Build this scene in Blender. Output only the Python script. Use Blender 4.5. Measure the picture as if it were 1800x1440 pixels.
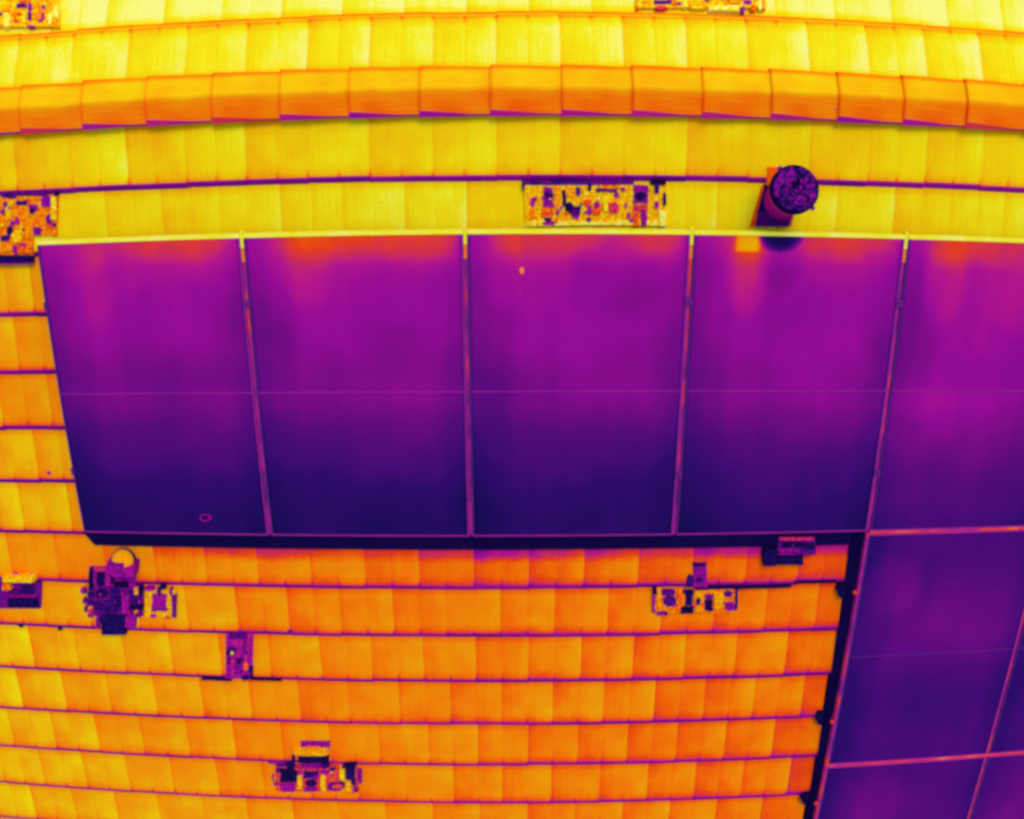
import bpy, bmesh, math, random
from mathutils import Matrix, Vector
random.seed(7)
scene = bpy.context.scene
for o in list(bpy.data.objects): bpy.data.objects.remove(o)
COL = scene.collection
rad = math.radians

# ------------------------------------------------------------------ roof frame
PITCH = rad(22.0)          # near slope; its local frame: x along the ridge, y up the slope, z out of it
DIHEDRAL = rad(30.0)       # near slope (22) + far slope (8)
RIDGE_Y = 0.68             # ridge line in the near slope's frame
ROOF_Z = 6.5
NEAR = Matrix.Translation((0, 0, ROOF_Z)) @ Matrix.Rotation(PITCH, 4, 'X')
FAR = NEAR @ Matrix.Translation((0, RIDGE_Y, 0)) @ Matrix.Rotation(-DIHEDRAL, 4, 'X')

# ------------------------------------------------------------------ camera (drone, with its lens's barrel distortion)
cd = bpy.data.cameras.new('camera')
cam = bpy.data.objects.new('camera', cd); COL.objects.link(cam); scene.camera = cam
cd.sensor_fit = 'HORIZONTAL'; cd.sensor_width = 36.0; cd.lens = 34.666
cd.clip_start = 0.05; cd.clip_end = 500
cd.type = 'PANO'
pano = cd if hasattr(cd, 'panorama_type') else cd.cycles
pano.panorama_type = 'FISHEYE_LENS_POLYNOMIAL'
pano.fisheye_fov = math.pi
pano.fisheye_polynomial_k0 = -7.96126e-06
pano.fisheye_polynomial_k1 = -0.02883834586746805
pano.fisheye_polynomial_k2 = -1.3897010681403996e-06
pano.fisheye_polynomial_k3 = 1.914375108230497e-06
pano.fisheye_polynomial_k4 = 2.0068052414279336e-08
R0 = (0.999993321, 0.00355186130, -0.000861536977)
R1 = (-0.00362757296, 0.935811234, -0.352482871)
R2 = (-0.000445734284, 0.352483642, 0.935817869)
right = Vector((R0[0], -R0[1], -R0[2])); down = Vector((R1[0], -R1[1], -R1[2])); fwd = Vector((R2[0], -R2[1], -R2[2]))
m = Matrix.Identity(4)
for r in range(3):
    m[r][0] = right[r]; m[r][1] = -down[r]; m[r][2] = -fwd[r]
m = Matrix.Translation((2.54425707, 0.88013593, 4.93334428 + 0.12)) @ m
cam.matrix_world = NEAR @ m

# ------------------------------------------------------------------ sky and sun (high, from up the slope and a little right)
sun_dir = Vector((0.22, 0.34, 1.0)).normalized()
world = bpy.data.worlds.new('World'); scene.world = world; world.use_nodes = True
nt = world.node_tree; nt.nodes.clear()
sky = nt.nodes.new('ShaderNodeTexSky'); sky.sky_type = 'NISHITA'; sky.sun_disc = False
sky.sun_elevation = math.asin(sun_dir.z); sky.sun_rotation = math.atan2(sun_dir.x, sun_dir.y)
bg = nt.nodes.new('ShaderNodeBackground'); bg.inputs[1].default_value = 0.15
wo = nt.nodes.new('ShaderNodeOutputWorld')
nt.links.new(sky.outputs[0], bg.inputs[0]); nt.links.new(bg.outputs[0], wo.inputs[0])
sl = bpy.data.lights.new('sun', 'SUN'); sl.energy = 0.9; sl.angle = rad(26.0); sl.color = (1.0, 0.93, 0.84)
sun = bpy.data.objects.new('sun', sl); COL.objects.link(sun)
sun.rotation_euler = sun_dir.to_track_quat('Z', 'Y').to_euler(); sun.location = (3, 6, 14)
scene.view_settings.view_transform = 'Standard'; scene.view_settings.look = 'None'
scene.view_settings.exposure = 0.82; scene.view_settings.gamma = 1.0
scene.view_settings.use_curve_mapping = False
scene.render.engine = 'CYCLES'
scene.cycles.pixel_filter_type = 'BLACKMAN_HARRIS'; scene.cycles.filter_width = 3.2
scene.cycles.max_bounces = 5

# ------------------------------------------------------------------ materials: one false-colour scale for everything
GAIN = (1.02, 0.885, 0.69)      # evens out the tint of the skylight
SCALE = [(0.00, (9, 10, 48)), (0.10, (26, 12, 88)), (0.20, (48, 12, 108)), (0.30, (84, 12, 124)), (0.38, (118, 12, 134)),
         (0.45, (150, 12, 150)), (0.52, (180, 22, 140)), (0.58, (205, 45, 85)), (0.64, (228, 62, 24)), (0.70, (240, 95, 10)),
         (0.76, (240, 128, 10)), (0.82, (236, 155, 12)), (0.87, (236, 185, 12)), (0.92, (235, 212, 14)), (0.96, (234, 232, 28)),
         (1.00, (238, 240, 130))]
def lin(c):
    c /= 255.0
    return c / 12.92 if c <= 0.04045 else ((c + 0.055) / 1.055) ** 2.4
def heat_group():
    g = bpy.data.node_groups.new('heat_scale', 'ShaderNodeTree')
    g.interface.new_socket('Heat', in_out='INPUT', socket_type='NodeSocketFloat')
    g.interface.new_socket('Color', in_out='OUTPUT', socket_type='NodeSocketColor')
    gi = g.nodes.new('NodeGroupInput'); go = g.nodes.new('NodeGroupOutput')
    cr = g.nodes.new('ShaderNodeValToRGB'); e = cr.color_ramp.elements
    e.remove(e[0])
    for i, (p, c) in enumerate(SCALE):
        el = e[0] if i == 0 else e.new(p)
        el.position = p
        el.color = tuple(min(0.95, lin(c[k]) * GAIN[k]) for k in range(3)) + (1,)
    g.links.new(gi.outputs[0], cr.inputs[0]); g.links.new(cr.outputs[0], go.inputs[0])
    return g
HEAT = heat_group()
class NB:
    """tiny node builder: values are floats or sockets"""
    def __init__(s, name):
        s.m = bpy.data.materials.new(name); s.m.use_nodes = True; s.t = s.m.node_tree; s.t.nodes.clear()
    def n(s, kind): return s.t.nodes.new(kind)
    def put(s, sock, v):
        if isinstance(v, (int, float)): sock.default_value = v
        elif isinstance(v, tuple): sock.default_value = v
        else: s.t.links.new(v, sock)
    def op(s, o, a, b=0.0, c=None, clamp=False):
        x = s.n('ShaderNodeMath'); x.operation = o; x.use_clamp = clamp
        s.put(x.inputs[0], a); s.put(x.inputs[1], b)
        if c is not None: s.put(x.inputs[2], c)
        return x.outputs[0]
    def add(s, *a):
        r = a[0]
        for b in a[1:]: r = s.op('ADD', r, b)
        return r
    def mul(s, a, b): return s.op('MULTIPLY', a, b)
    def sub(s, a, b): return s.op('SUBTRACT', a, b)
    def step(s, v, a, b, lo=0.0, hi=1.0, kind='SMOOTHSTEP'):
        x = s.n('ShaderNodeMapRange'); x.interpolation_type = kind; x.clamp = True
        s.put(x.inputs[0], v)
        for i, q in enumerate((a, b, lo, hi)): x.inputs[i + 1].default_value = q
        return x.outputs[0]
    def curve(s, v, pts):
        """piecewise values along v in 0..1"""
        x = s.n('ShaderNodeFloatCurve'); c = x.mapping.curves[0]
        c.points[0].location = pts[0]; c.points[-1].location = pts[-1]
        for p in pts[1:-1]: c.points.new(*p)
        x.mapping.update(); x.inputs[0].default_value = 1.0; s.put(x.inputs[1], v)
        return x.outputs[0]
    def obj(s):
        x = s.n('ShaderNodeTexCoord'); y = s.n('ShaderNodeSeparateXYZ'); s.t.links.new(x.outputs['Object'], y.inputs[0])
        return x.outputs['Object'], y.outputs[0], y.outputs[1], y.outputs[2]
    def world_pos(s):
        x = s.n('ShaderNodeNewGeometry'); return x.outputs['Position']
    def scalev(s, v, f):
        x = s.n('ShaderNodeVectorMath'); x.operation = 'MULTIPLY'; s.t.links.new(v, x.inputs[0]); x.inputs[1].default_value = f
        return x.outputs[0]
    def noise(s, v, scale, amp, detail=2.0, rough=0.5):
        x = s.n('ShaderNodeTexNoise'); x.inputs['Scale'].default_value = scale; x.inputs['Detail'].default_value = detail
        x.inputs['Roughness'].default_value = rough; s.t.links.new(v, x.inputs['Vector'])
        return s.mul(s.sub(x.outputs[0], 0.5), amp * 2)
    def info(s):
        x = s.n('ShaderNodeObjectInfo'); y = s.n('ShaderNodeSeparateColor'); s.t.links.new(x.outputs['Color'], y.inputs[0])
        return y.outputs[0], y.outputs[1], y.outputs[2], x.outputs['Random']
    def done(s, heat, bump=None, dist=0.001, rough=0.9, spec=0.0):
        # sensor-fine mottling of every surface
        g = s.n('ShaderNodeGroup'); g.node_tree = HEAT; s.put(g.inputs[0], heat)
        b = s.n('ShaderNodeBsdfPrincipled'); s.t.links.new(g.outputs[0], b.inputs['Base Color'])
        b.inputs['Roughness'].default_value = rough; b.inputs['Specular IOR Level'].default_value = spec
        if bump is not None:
            bm_ = s.n('ShaderNodeBump'); bm_.inputs['Distance'].default_value = dist; s.put(bm_.inputs['Height'], bump)
            s.t.links.new(bm_.outputs[0], b.inputs['Normal'])
        o = s.n('ShaderNodeOutputMaterial'); s.t.links.new(b.outputs[0], o.inputs[0])
        return s.m

TW, TG = 0.3225, 0.3405          # tile cover width and gauge
def tile_material():
    b = NB('roof_tile'); P, x, y, z = b.obj(); r, g, bl, rnd = b.info(); W = b.world_pos()
    fx = b.op('DIVIDE', x, TW); fy = b.op('DIVIDE', b.op('ABSOLUTE', y), TG)      # fy: 0 at the lower edge, 1 at the top
    half = b.op('FRACT', b.mul(fx, 2.0))
    ramp = b.mul(b.mul(b.sub(fx, 0.5), b.add(0.03, b.mul(rnd, 0.055))), b.mul(bl, 12.0))
    mid = b.mul(b.step(b.op('ABSOLUTE', b.sub(fx, b.add(0.5, b.mul(rnd, 0.02)))), 0.0, 0.018, 1.0, 0.0), 0.016)
    panl = b.mul(b.sub(half, 0.5), b.add(0.012, b.noise(b.scalev(W, (2.5, 2.5, 2.5)), 1.0, 0.05)))
    bite = b.noise(b.scalev(W, (14, 14, 14)), 1.0, 0.10, 2.0)
    low = b.mul(b.step(b.add(fy, bite), 0.06, 0.34, 1.0, 0.0), bl)
    low = b.add(low, b.mul(b.step(fy, 0.08, 0.17, 1.0, 0.0), b.mul(bl, 1.6)))
    info = b.n('ShaderNodeObjectInfo')
    coolhead = b.mul(b.step(b.add(fy, b.mul(bite, 0.6)), 0.50, 0.74, 0.0, 1.0), b.sub(1.0, info.outputs['Alpha']))          # cooler towards the lapped edge
    # notches where the interlocks meet the lower edge
    d = b.op('ABSOLUTE', b.sub(b.op('FRACT', b.add(b.mul(fx, 2.0), 0.5)), 0.5))
    notch = b.mul(b.mul(b.step(d, 0.0, 0.10, 1.0, 0.0), b.step(fy, 0.07, 0.24, 1.0, 0.0)), b.add(0.13, b.noise(b.scalev(W, (9, 9, 9)), 1.0, 0.14)))
    side = b.add(b.mul(b.step(fx, 0.0, 0.10, 1.0, 0.0), 0.013), mid)
    head = b.mul(b.step(fy, 0.84, 0.99, 0.0, 1.0), 0.055)
    streak = b.noise(b.scalev(W, (75, 3, 3)), 1.0, 0.030, 3.0)
    cloud = b.mul(b.noise(b.scalev(W, (5.5, 5.5, 5.5)), 1.0, 0.075, 3.0), b.step(r, 0.85, 0.95, 1.0, 0.55))
    fine = b.noise(b.scalev(W, (230, 230, 230)), 1.0, 0.045, 1.0)
    h = b.add(r, ramp, panl, streak, cloud, fine)
    h = b.sub(b.sub(b.sub(b.sub(b.sub(h, low), notch), side), head), coolhead)
    return b.done(h, b.noise(b.scalev(W, (180, 180, 180)), 1.0, 1.0, 3.0), 0.0015)
def nose_material():  # violet of the shade line under each lap, put into the nose
    b = NB('tile_edge'); P, x, y, z = b.obj(); r, g, bl, rnd = b.info(); W = b.world_pos()
    inner = b.mul(b.step(b.op('ABSOLUTE', y), 0.012, 0.034, 0.0, 1.0), 0.14)
    h = b.add(g, inner, b.noise(b.scalev(W, (7, 7, 7)), 1.0, 0.06, 3.0), b.noise(b.scalev(W, (90, 90, 90)), 1.0, 0.02, 1.0))
    return b.done(h)
def colour_material(name, amp=0.02, scale=60.0, rough=0.9, spec=0.0, streak=None):
    """heat comes from the object's own colour (red channel)"""
    b = NB(name); P, x, y, z = b.obj(); r, g, bl, rnd = b.info(); W = b.world_pos()
    h = b.add(r, b.noise(b.scalev(W, (scale, scale, scale)), 1.0, amp, 3.0), b.noise(b.scalev(W, (260, 260, 260)), 1.0, 0.015, 1.0))
    return b.done(h, b.noise(b.scalev(W, (150, 150, 150)), 1.0, 1.0, 2.0), 0.001, rough, spec)
M_TILE = tile_material(); M_EDGE = nose_material(); M_ANY = colour_material('weathered_surface', 0.05, 35.0)
M_MOTTLE = colour_material('mottled_surface', 0.26, 60.0)
M_PLATE = colour_material('mottled_plate', 0.26, 60.0)
M_DARK = colour_material('dark_sheet_and_shade', 0.02, 12.0)

def rail_material(name, lo, hi, sc=9.0):
    b = NB(name); P, x, y, z = b.obj(); W = b.world_pos(); r, g, bl, rnd = b.info()
    h = b.add(r, b.mul(y, bl), b.noise(b.scalev(W, (sc, sc, sc)), 1.0, hi, 2.0), b.noise(b.scalev(W, (120, 120, 120)), 1.0, lo, 1.0))
    return b.done(h, None, rough=0.6, spec=0.2)
M_RAIL = rail_material('frame_metal', 0.03, 0.05)
M_STRIP = rail_material('clamp_strip_metal', 0.07, 0.34, 6.0)

# ------------------------------------------------------------------ mesh helpers
def mesh(name, verts, faces, mats, idx=None):
    me = bpy.data.meshes.new(name); me.from_pydata([tuple(v) for v in verts], [], faces)
    for mm in (mats if isinstance(mats, (list, tuple)) else [mats]): me.materials.append(mm)
    if idx:
        for p, i in zip(me.polygons, idx): p.material_index = i
    me.update(); return me
def place(name, me, parent=None, loc=(0, 0, 0), heat=0.5, edge=0.4, low=0.08, rz=0.0, headcool=0.0):
    o = bpy.data.objects.new(name, me); COL.objects.link(o)
    if parent is not None: o.parent = parent
    o.location = loc; o.rotation_euler = (0, 0, rz)
    if me.materials and me.materials[0] == M_RAIL: low = 0.0
    o.color = (heat, edge, low, 1 - headcool)
    return o
def empty(name, mat):
    o = bpy.data.objects.new(name, None); COL.objects.link(o); o.empty_display_size = 0.1; o.matrix_world = mat
    return o
def tag(o, label, cat, group=None):
    o['label'] = label; o['category'] = cat
    if group: o['group'] = group
    return o
def prism(pts, z0, z1, inset=0.0):
    """upright prism over a polygon, top inset a little (soft shoulder)"""
    n = len(pts); cx = sum(p[0] for p in pts) / n; cy = sum(p[1] for p in pts) / n
    v = [(p[0], p[1], z0) for p in pts] + [(p[0], p[1], z0 + (z1 - z0) * 0.7) for p in pts]
    v += [(cx + (p[0] - cx) * (1 - inset), cy + (p[1] - cy) * (1 - inset), z1) for p in pts]
    f = [tuple(range(n - 1, -1, -1)), tuple(range(2 * n, 3 * n))]
    for k in (0, 1):
        for i in range(n):
            j = (i + 1) % n
            f.append((k * n + i, k * n + j, (k + 1) * n + j, (k + 1) * n + i))
    return v, f
def box(x0, y0, z0, x1, y1, z1):
    return prism([(x0, y0), (x1, y0), (x1, y1), (x0, y1)], z0, z1, 0.0)
def revolve(profile, n=40):
    v, f = [], []
    for r, z in profile:
        for i in range(n):
            a = 2 * math.pi * i / n; v.append((r * math.cos(a), r * math.sin(a), z))
    for k in range(len(profile) - 1):
        for i in range(n):
            j = (i + 1) % n; f.append((k * n + i, k * n + j, (k + 1) * n + j, (k + 1) * n + i))
    f.append(tuple(range((len(profile) - 1) * n, len(profile) * n)))
    return v, f

# ------------------------------------------------------------------ the roof
roof = tag(empty('tiled_roof', Matrix.Translation((2.5, 0, ROOF_Z))), 'glowing yellow and orange tiled roof with overlapping courses under the violet panels', 'roof')
def under(o, world):
    o.parent = roof; o.matrix_parent_inverse = Matrix.Identity(4); o.matrix_basis = roof_inv @ world
roof_inv = Matrix.Translation((2.5, 0, ROOF_Z)).inverted()
v, f = box(-4.0, -7.0, -0.09, 10.0, RIDGE_Y, -0.035)
near = place('roof_slope', mesh('near_deck', v, f, M_DARK), None, heat=0.72); under(near, NEAR)
v, f = box(-4.0, 0.002, -0.09, 10.0, 5.0, -0.035)
far = place('roof_slope', mesh('far_deck', v, f, M_DARK), None, heat=0.8); under(far, FAR)

def tile_mesh(w, mirror=1, k=0):
    """flat interlocking tile: origin at the left end of its lower edge; falls to its head where the next one laps it"""
    rng = random.Random(k)
    t = 0.024; N = 0.034; g = 0.0004
    xs = [0.0, 0.006, w * 0.5 - 0.005, w * 0.5, w * 0.5 + 0.005, w - g]
    dz = [0.0004, 0.0, 0.0004, -0.0006, 0.0, 0.0008]
    ys = [0.0, N * 0.25, N, 0.16, TG + 0.02]
    zs = [0.004, 0.013, t, 0.0145, 0.0]
    v = []
    for j, (y, z) in enumerate(zip(ys, zs)):
        for i, x in enumerate(xs):
            jit = rng.uniform(-0.0012, 0.0012) if j < 2 else 0
            v.append((x, (y + jit) * mirror, z + dz[i]))
    nx = len(xs); f, idx = [], []
    for j in range(len(ys) - 1):
        for i in range(nx - 1):
            q = (j * nx + i, j * nx + i + 1, (j + 1) * nx + i + 1, (j + 1) * nx + i)
            f.append(q if mirror == 1 else q[::-1]); idx.append(1 if j < 2 else 0)
    base = len(v)
    for i, x in ((0, 0), (nx - 1, w - g)):                        # underside corners
        for y in (0, TG + 0.02): v.append((x, y * mirror, -0.012 if y == 0 else -0.03))
    b0, b1, b2, b3 = base, base + 1, base + 2, base + 3
    def q(*a):
        f.append(a if mirror == 1 else a[::-1]); idx.append(1)
    q(b0, b2, *[i for i in range(nx - 1, -1, -1)])                # butt
    q(b1, b0, *[j * nx for j in range(len(ys))]); idx[-1] = 0
    q(b2, b3, *[j * nx + nx - 1 for j in range(len(ys) - 1, -1, -1)]); idx[-1] = 0
    q(b0, b1, b3, b2)
    return mesh('tile', v, f, [M_TILE, M_EDGE], idx)
TILES = [tile_mesh(TW, 1, k) for k in range(4)]
HALVES = tile_mesh(TW * 0.5, 1, 9)
FTILES = [tile_mesh(TW, -1, k + 20) for k in range(4)]

Y0 = -0.116                                                        # lower edge of course 0 sits here; course n at Y0 - n*TG
def near_heat(u, v):
    """how warm the tiles read over the roof: hottest by the ridge, cooler to the right foot of the slope"""
    if v < 0.0: h = 0.93
    else: h = 0.775 + 0.055 * max(0, 1 - u / 1.6) - 0.035 * max(0, min(1, (u - 1.6) / 3.0))
    if v < -0.24: h = 0.915
    if u < 0.5 and 0.0 < v < 1.0: h = 0.82
    if 1.78 < v < 2.2: h -= 0.025
    return h
def left_edge(v):  return -0.16 - 0.20 * max(0, v + 0.8) - 0.012 * v * abs(v)
TILE_GROUP = None
off_near = []
for n in range(-1, 14):
    yb = Y0 - n * TG                       # lower edge (local y)
    vc = -(yb + TG / 2)
    ph = 0.2115 if n % 2 else 0.0575
    rowh = random.uniform(-0.008, 0.008)
    k0 = int(math.floor((-3.6 - ph) / TW))
    for k in range(k0, k0 + 41):
        u = ph + k * TW
        if u > 9.5: continue
        covered = (0.0 < vc + TG / 2 and -(yb) < 1.70 and u > 0.1 - 0.0 and u + TW < 9.0 and vc > 0.1) or (vc > 0.1 and u > 4.62)
        seen = left_edge(vc) - 0.55 < u < 5.7 + 0.22 * max(0, vc)
        x_cut = None
        if vc > 1.6 and u + TW > 4.555:
            if u > 4.5: continue
            x_cut = 4.555 - u + random.uniform(-0.015, 0.03)
        if covered and not (vc > 1.6 and u < 4.6):
            if 0.1 < vc and (u > 0.14): continue
        if not seen or -yb > 4.35 or n < -1:
            off_near.append((u, yb)); continue
        heat = near_heat(u + TW / 2, vc) + rowh + random.choice((-0.024, -0.008, 0.0, 0.0, 0.006, 0.014))
        edge = 0.36 + random.uniform(-0.05, 0.05)
        if n == 5 and u > 0: edge = 0.24
        
        low = 0.07 if vc > 0 else 0.045
        if vc > 1.7 and u > 2.0: low = 0.10
        me = random.choice(TILES)
        jz = random.uniform(-0.0005, 0.0012)
        if x_cut is not None:
            me = tile_mesh(max(0.06, x_cut), 1, k + 100 * n)
            heat -= 0.03
        o = place('roof_tile', me, near, (u, yb + random.uniform(-0.003, 0.003), jz), heat, edge, low, random.uniform(-0.002, 0.002), headcool=(random.uniform(0.10, 0.22) if n == 6 and u > 0.3 else 0.0))

# far slope: y runs away from the ridge
off_far = []
for n in range(0, 6):
    yb = 0.458 + (n - 0) * TG if n else 0.458
    ph = 0.2115 if n % 2 == 0 else 0.0575
    for k in range(-12, 30):
        u = ph + k * TW
        if n > 1 or u < -0.75 or u > 5.6:
            off_far.append((u, yb)); continue
        heat = (0.955 if n == 0 else 0.99) + random.uniform(-0.012, 0.006)
        place('roof_tile', random.choice(FTILES), far, (u, yb + random.uniform(-0.003, 0.003), random.uniform(-0.0008, 0.0022)), heat, 0.74, 0.07, random.uniform(-0.002, 0.002))
# beyond the frame the same tiles go on, joined
def joined(name, src, spots, parent, heat, edge, low):
    V, F, I = [], [], []
    for u, y in spots:
        b = len(V); V += [(w.co.x + u, w.co.y + y, w.co.z) for w in src.vertices]
        F += [tuple(i + b for i in p.vertices) for p in src.polygons]; I += [p.material_index for p in src.polygons]
    o = place(name, mesh(name, V, F, [M_ANY, M_EDGE], I), parent, (0, 0, 0), heat, edge, low)
    o['kind'] = 'stuff'
joined('outlying_tiles', TILES[0], off_near, near, 0.79, 0.36, 0.0)
joined('outlying_tiles', FTILES[0], off_far, far, 0.97, 0.85, 0.0)

# ridge caps: an angled cap with a wide collar at its left end, each lapping the next
def ridge_material():
    b = NB('ridge_cap'); P, x, y, z = b.obj(); r, g, bl, rnd = b.info(); W = b.world_pos()
    side = b.step(b.add(y, b.noise(b.scalev(W, (8, 8, 8)), 1.0, 0.02)), -0.040, 0.025, -0.105, 0.01, 'SMOOTHERSTEP')
    ends = b.mul(b.step(x, 0.0, 0.02, 1.0, 0.0), 0.07)
    core = b.mul(b.mul(b.step(x, 0.03, 0.12), b.step(x, 0.16, 0.33, 1.0, 0.0)), b.mul(b.step(y, -0.12, -0.02, 1.0, 0.0), 0.045))
    lines = b.noise(b.scalev(P, (3, 85, 3)), 1.0, 0.045, 2.0)
    fine = b.noise(b.scalev(W, (260, 260, 260)), 1.0, 0.02, 1.0)
    rim = b.mul(b.step(y, 0.090, 0.122, 0.0, 1.0), 0.12)
    h = b.sub(b.sub(b.sub(b.add(r, side, lines, fine, b.noise(b.scalev(W, (6, 6, 6)), 1.0, 0.05)), ends), core), rim)
    return b.done(h, b.noise(b.scalev(W, (180, 180, 180)), 1.0, 1.0, 3.0), 0.0015)
M_RIDGE = ridge_material()
def cap_mesh():
    L = 0.353; v, f, idx = [], [], []
    hw, a2 = 0.128, DIHEDRAL / 2
    secs = [(0.0, 0.009, 0.006), (0.045, 0.008, 0.005), (0.16, 0.004, 0.003), (0.25, 0.0, 0.0), (L + 0.02, -0.005, -0.003)]
    prof = [(-hw - 0.006, 0), (-hw + 0.026, 1), (-0.018, 1), (-0.006, 2), (0.006, 2), (0.018, 1), (hw - 0.012, 1), (hw, 0)]
    for x, lift, wide in secs:
        for s, kk in prof:
            sg = -1 if s < 0 else 1
            s2 = s + sg * wide if abs(s) > 0.05 else s
            if s == -hw + 0.026: s2 = s2 - 0.026 * min(1.0, max(0.0, x - 0.02) / 0.26)
            z = -abs(s2) * math.sin(a2) + (0.0 if kk else -0.010) + 0.052 + lift
            v.append((x, s2 * math.cos(a2), z))
    n = len(prof)
    for j in range(len(secs) - 1):
        for i in range(n - 1):
            f.append((j * n + i, (j + 1) * n + i, (j + 1) * n + i + 1, j * n + i + 1)); idx.append(1 if i == 0 else 0)  # lower lip coloured as the shade under the cap, tapering right
    b = len(v)
    for x, lift, wide in (secs[0], secs[-1]):
        for s in (-hw - wide, hw + wide): v.append((x, s * math.cos(a2), -abs(s) * math.sin(a2) + 0.012 + lift))
    for e in (0, 1):
        c0, c1 = b + 2 * e, b + 2 * e + 1; o = 0 if e == 0 else (len(secs) - 1) * n
        loop = [c0] + ([o + i for i in range(n)]) + [c1]
        f.append(tuple(loop[::-1] if e == 0 else loop)); idx.append(0)
    o = (len(secs) - 1) * n
    f.append((b, b + 2, o, *[j * n for j in (3, 2, 1, 0)])); idx.append(1)
    f.append((b + 3, b + 1, *[j * n + n - 1 for j in (0, 1, 2, 3)], o + n - 1)); idx.append(1)
    me = mesh('ridge_cap', v, f, [M_RIDGE, M_EDGE], idx)
    bm = bmesh.new(); bm.from_mesh(me); bmesh.ops.recalc_face_normals(bm, faces=bm.faces); bm.to_mesh(me); bm.free()
    return me
CAP = cap_mesh()
RIDGE = NEAR @ Matrix.Translation((0, RIDGE_Y, 0)) @ Matrix.Rotation(-DIHEDRAL / 2, 4, 'X')
ridge = place('ridge_mortar', mesh('mortar', *box(-3.7, -0.07, -0.03, 9.0, 0.07, 0.03), M_DARK), None, heat=0.42); under(ridge, RIDGE)
for i in range(-8, 24):
    x = -0.035 + 0.3535 * i
    if i < -1 or i > 15: nm = 'ridge_tile'
    o = place('ridge_tile', CAP, ridge, (x, random.uniform(-0.002, 0.002), random.uniform(0, 0.003)), 0.86 + random.uniform(-0.015, 0.008), 0.40 + random.uniform(-0.08, 0.06), 0, random.uniform(-0.004, 0.004))

# ------------------------------------------------------------------ solar panels
PP, RP = 1.154, 1.754            # column and row spacing
PZ = 0.12                        # frame top above the tile plane
GAP = 0.020
PWD, PHT = PP - GAP, RP - GAP
def glass_material(name, prof, top=0.0, warm=None, cold=None, seed=0, clouds=0.05, lift=0.0):
    b = NB(name); P, x, y, z = b.obj(); W = b.world_pos()
    fy = b.op('DIVIDE', b.mul(y, -1.0), PHT); fx = b.op('DIVIDE', x, PWD)
    h = b.curve(fy, prof)
    sx = b.add(fx, b.noise(b.scalev(W, (3, 3, 3)), 1.0, 0.10, 2.0))
    edgeL = b.mul(b.step(sx, 0.0, 0.26, 1.0, 0.0), 0.07)
    edgeR = b.mul(b.step(sx, 0.80, 1.0, 0.0, 1.0), 0.05)
    if top:
        band = b.mul(b.step(b.add(fy, b.noise(b.scalev(W, (5, 5, 5)), 1.0, 0.02)), 0.03, 0.125, 1.0, 0.0), b.mul(b.step(fx, 0.02, 0.3), b.step(fx, 0.94, 1.0, 1.0, 0.0)))
        h = b.add(h, b.mul(band, b.add(top * 0.8, b.noise(b.scalev(W, (3.5, 3.5, 3.5)), 1.0, 0.07, 2.0))))
    def blob(cx, cy, rx, ry, amt, soft=0.5):
        dx = b.op('POWER', b.op('ABSOLUTE', b.mul(b.sub(x, cx), 1.0 / rx)), 2.0); dy = b.op('POWER', b.op('ABSOLUTE', b.mul(b.sub(y, cy), 1.0 / ry)), 2.0)
        return b.mul(b.step(b.add(dx, dy), 1.0 - soft, 1.0 + soft, 1.0, 0.0), amt)
    def rect(cx, cy, rx, ry, amt):
        return b.mul(b.mul(b.step(b.op('ABSOLUTE', b.sub(x, cx)), rx * 0.7, rx * 1.25, 1.0, 0.0), b.step(b.op('ABSOLUTE', b.sub(y, cy)), ry * 0.7, ry * 1.3, 1.0, 0.0)), amt)
    for w in (warm or []):
        h = b.add(h, (rect if w[0] == 'r' else blob)(*w[1:]))
    rim = b.mul(b.step(b.op('ABSOLUTE', b.sub(fx, 0.5)), 0.478, 0.490, 0.0, 1.0), 0.09)
    h = b.sub(b.sub(b.sub(h, edgeL), edgeR), rim)
    cols = b.noise(b.scalev(P, (11, 0.6, 1)), 1.0, 0.018, 1.0)
    cloud = b.noise(b.scalev(W, (2.2, 2.2, 2.2)), 1.0, clouds, 2.0)
    fine = b.noise(b.scalev(W, (230, 230, 230)), 1.0, 0.022, 1.0)
    lines = b.noise(b.scalev(P, (1, 60, 1)), 1.0, 0.004, 1.0)
    h = b.add(h, cols, cloud, fine, lines, lift)
    return b.done(h, None, rough=0.6, spec=0.0)
P_TOP = [(0, .535), (.06, .515), (.13, .475), (.25, .445), (.36, .415), (.46, .385), (.52, .385), (.6, .335), (.7, .275), (.8, .21), (.9, .165), (1, .135)]
P_LOW = [(0, .27), (.15, .27), (.3, .30), (.5, .295), (.6, .26), (.75, .245), (.9, .26), (1, .26)]
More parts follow.
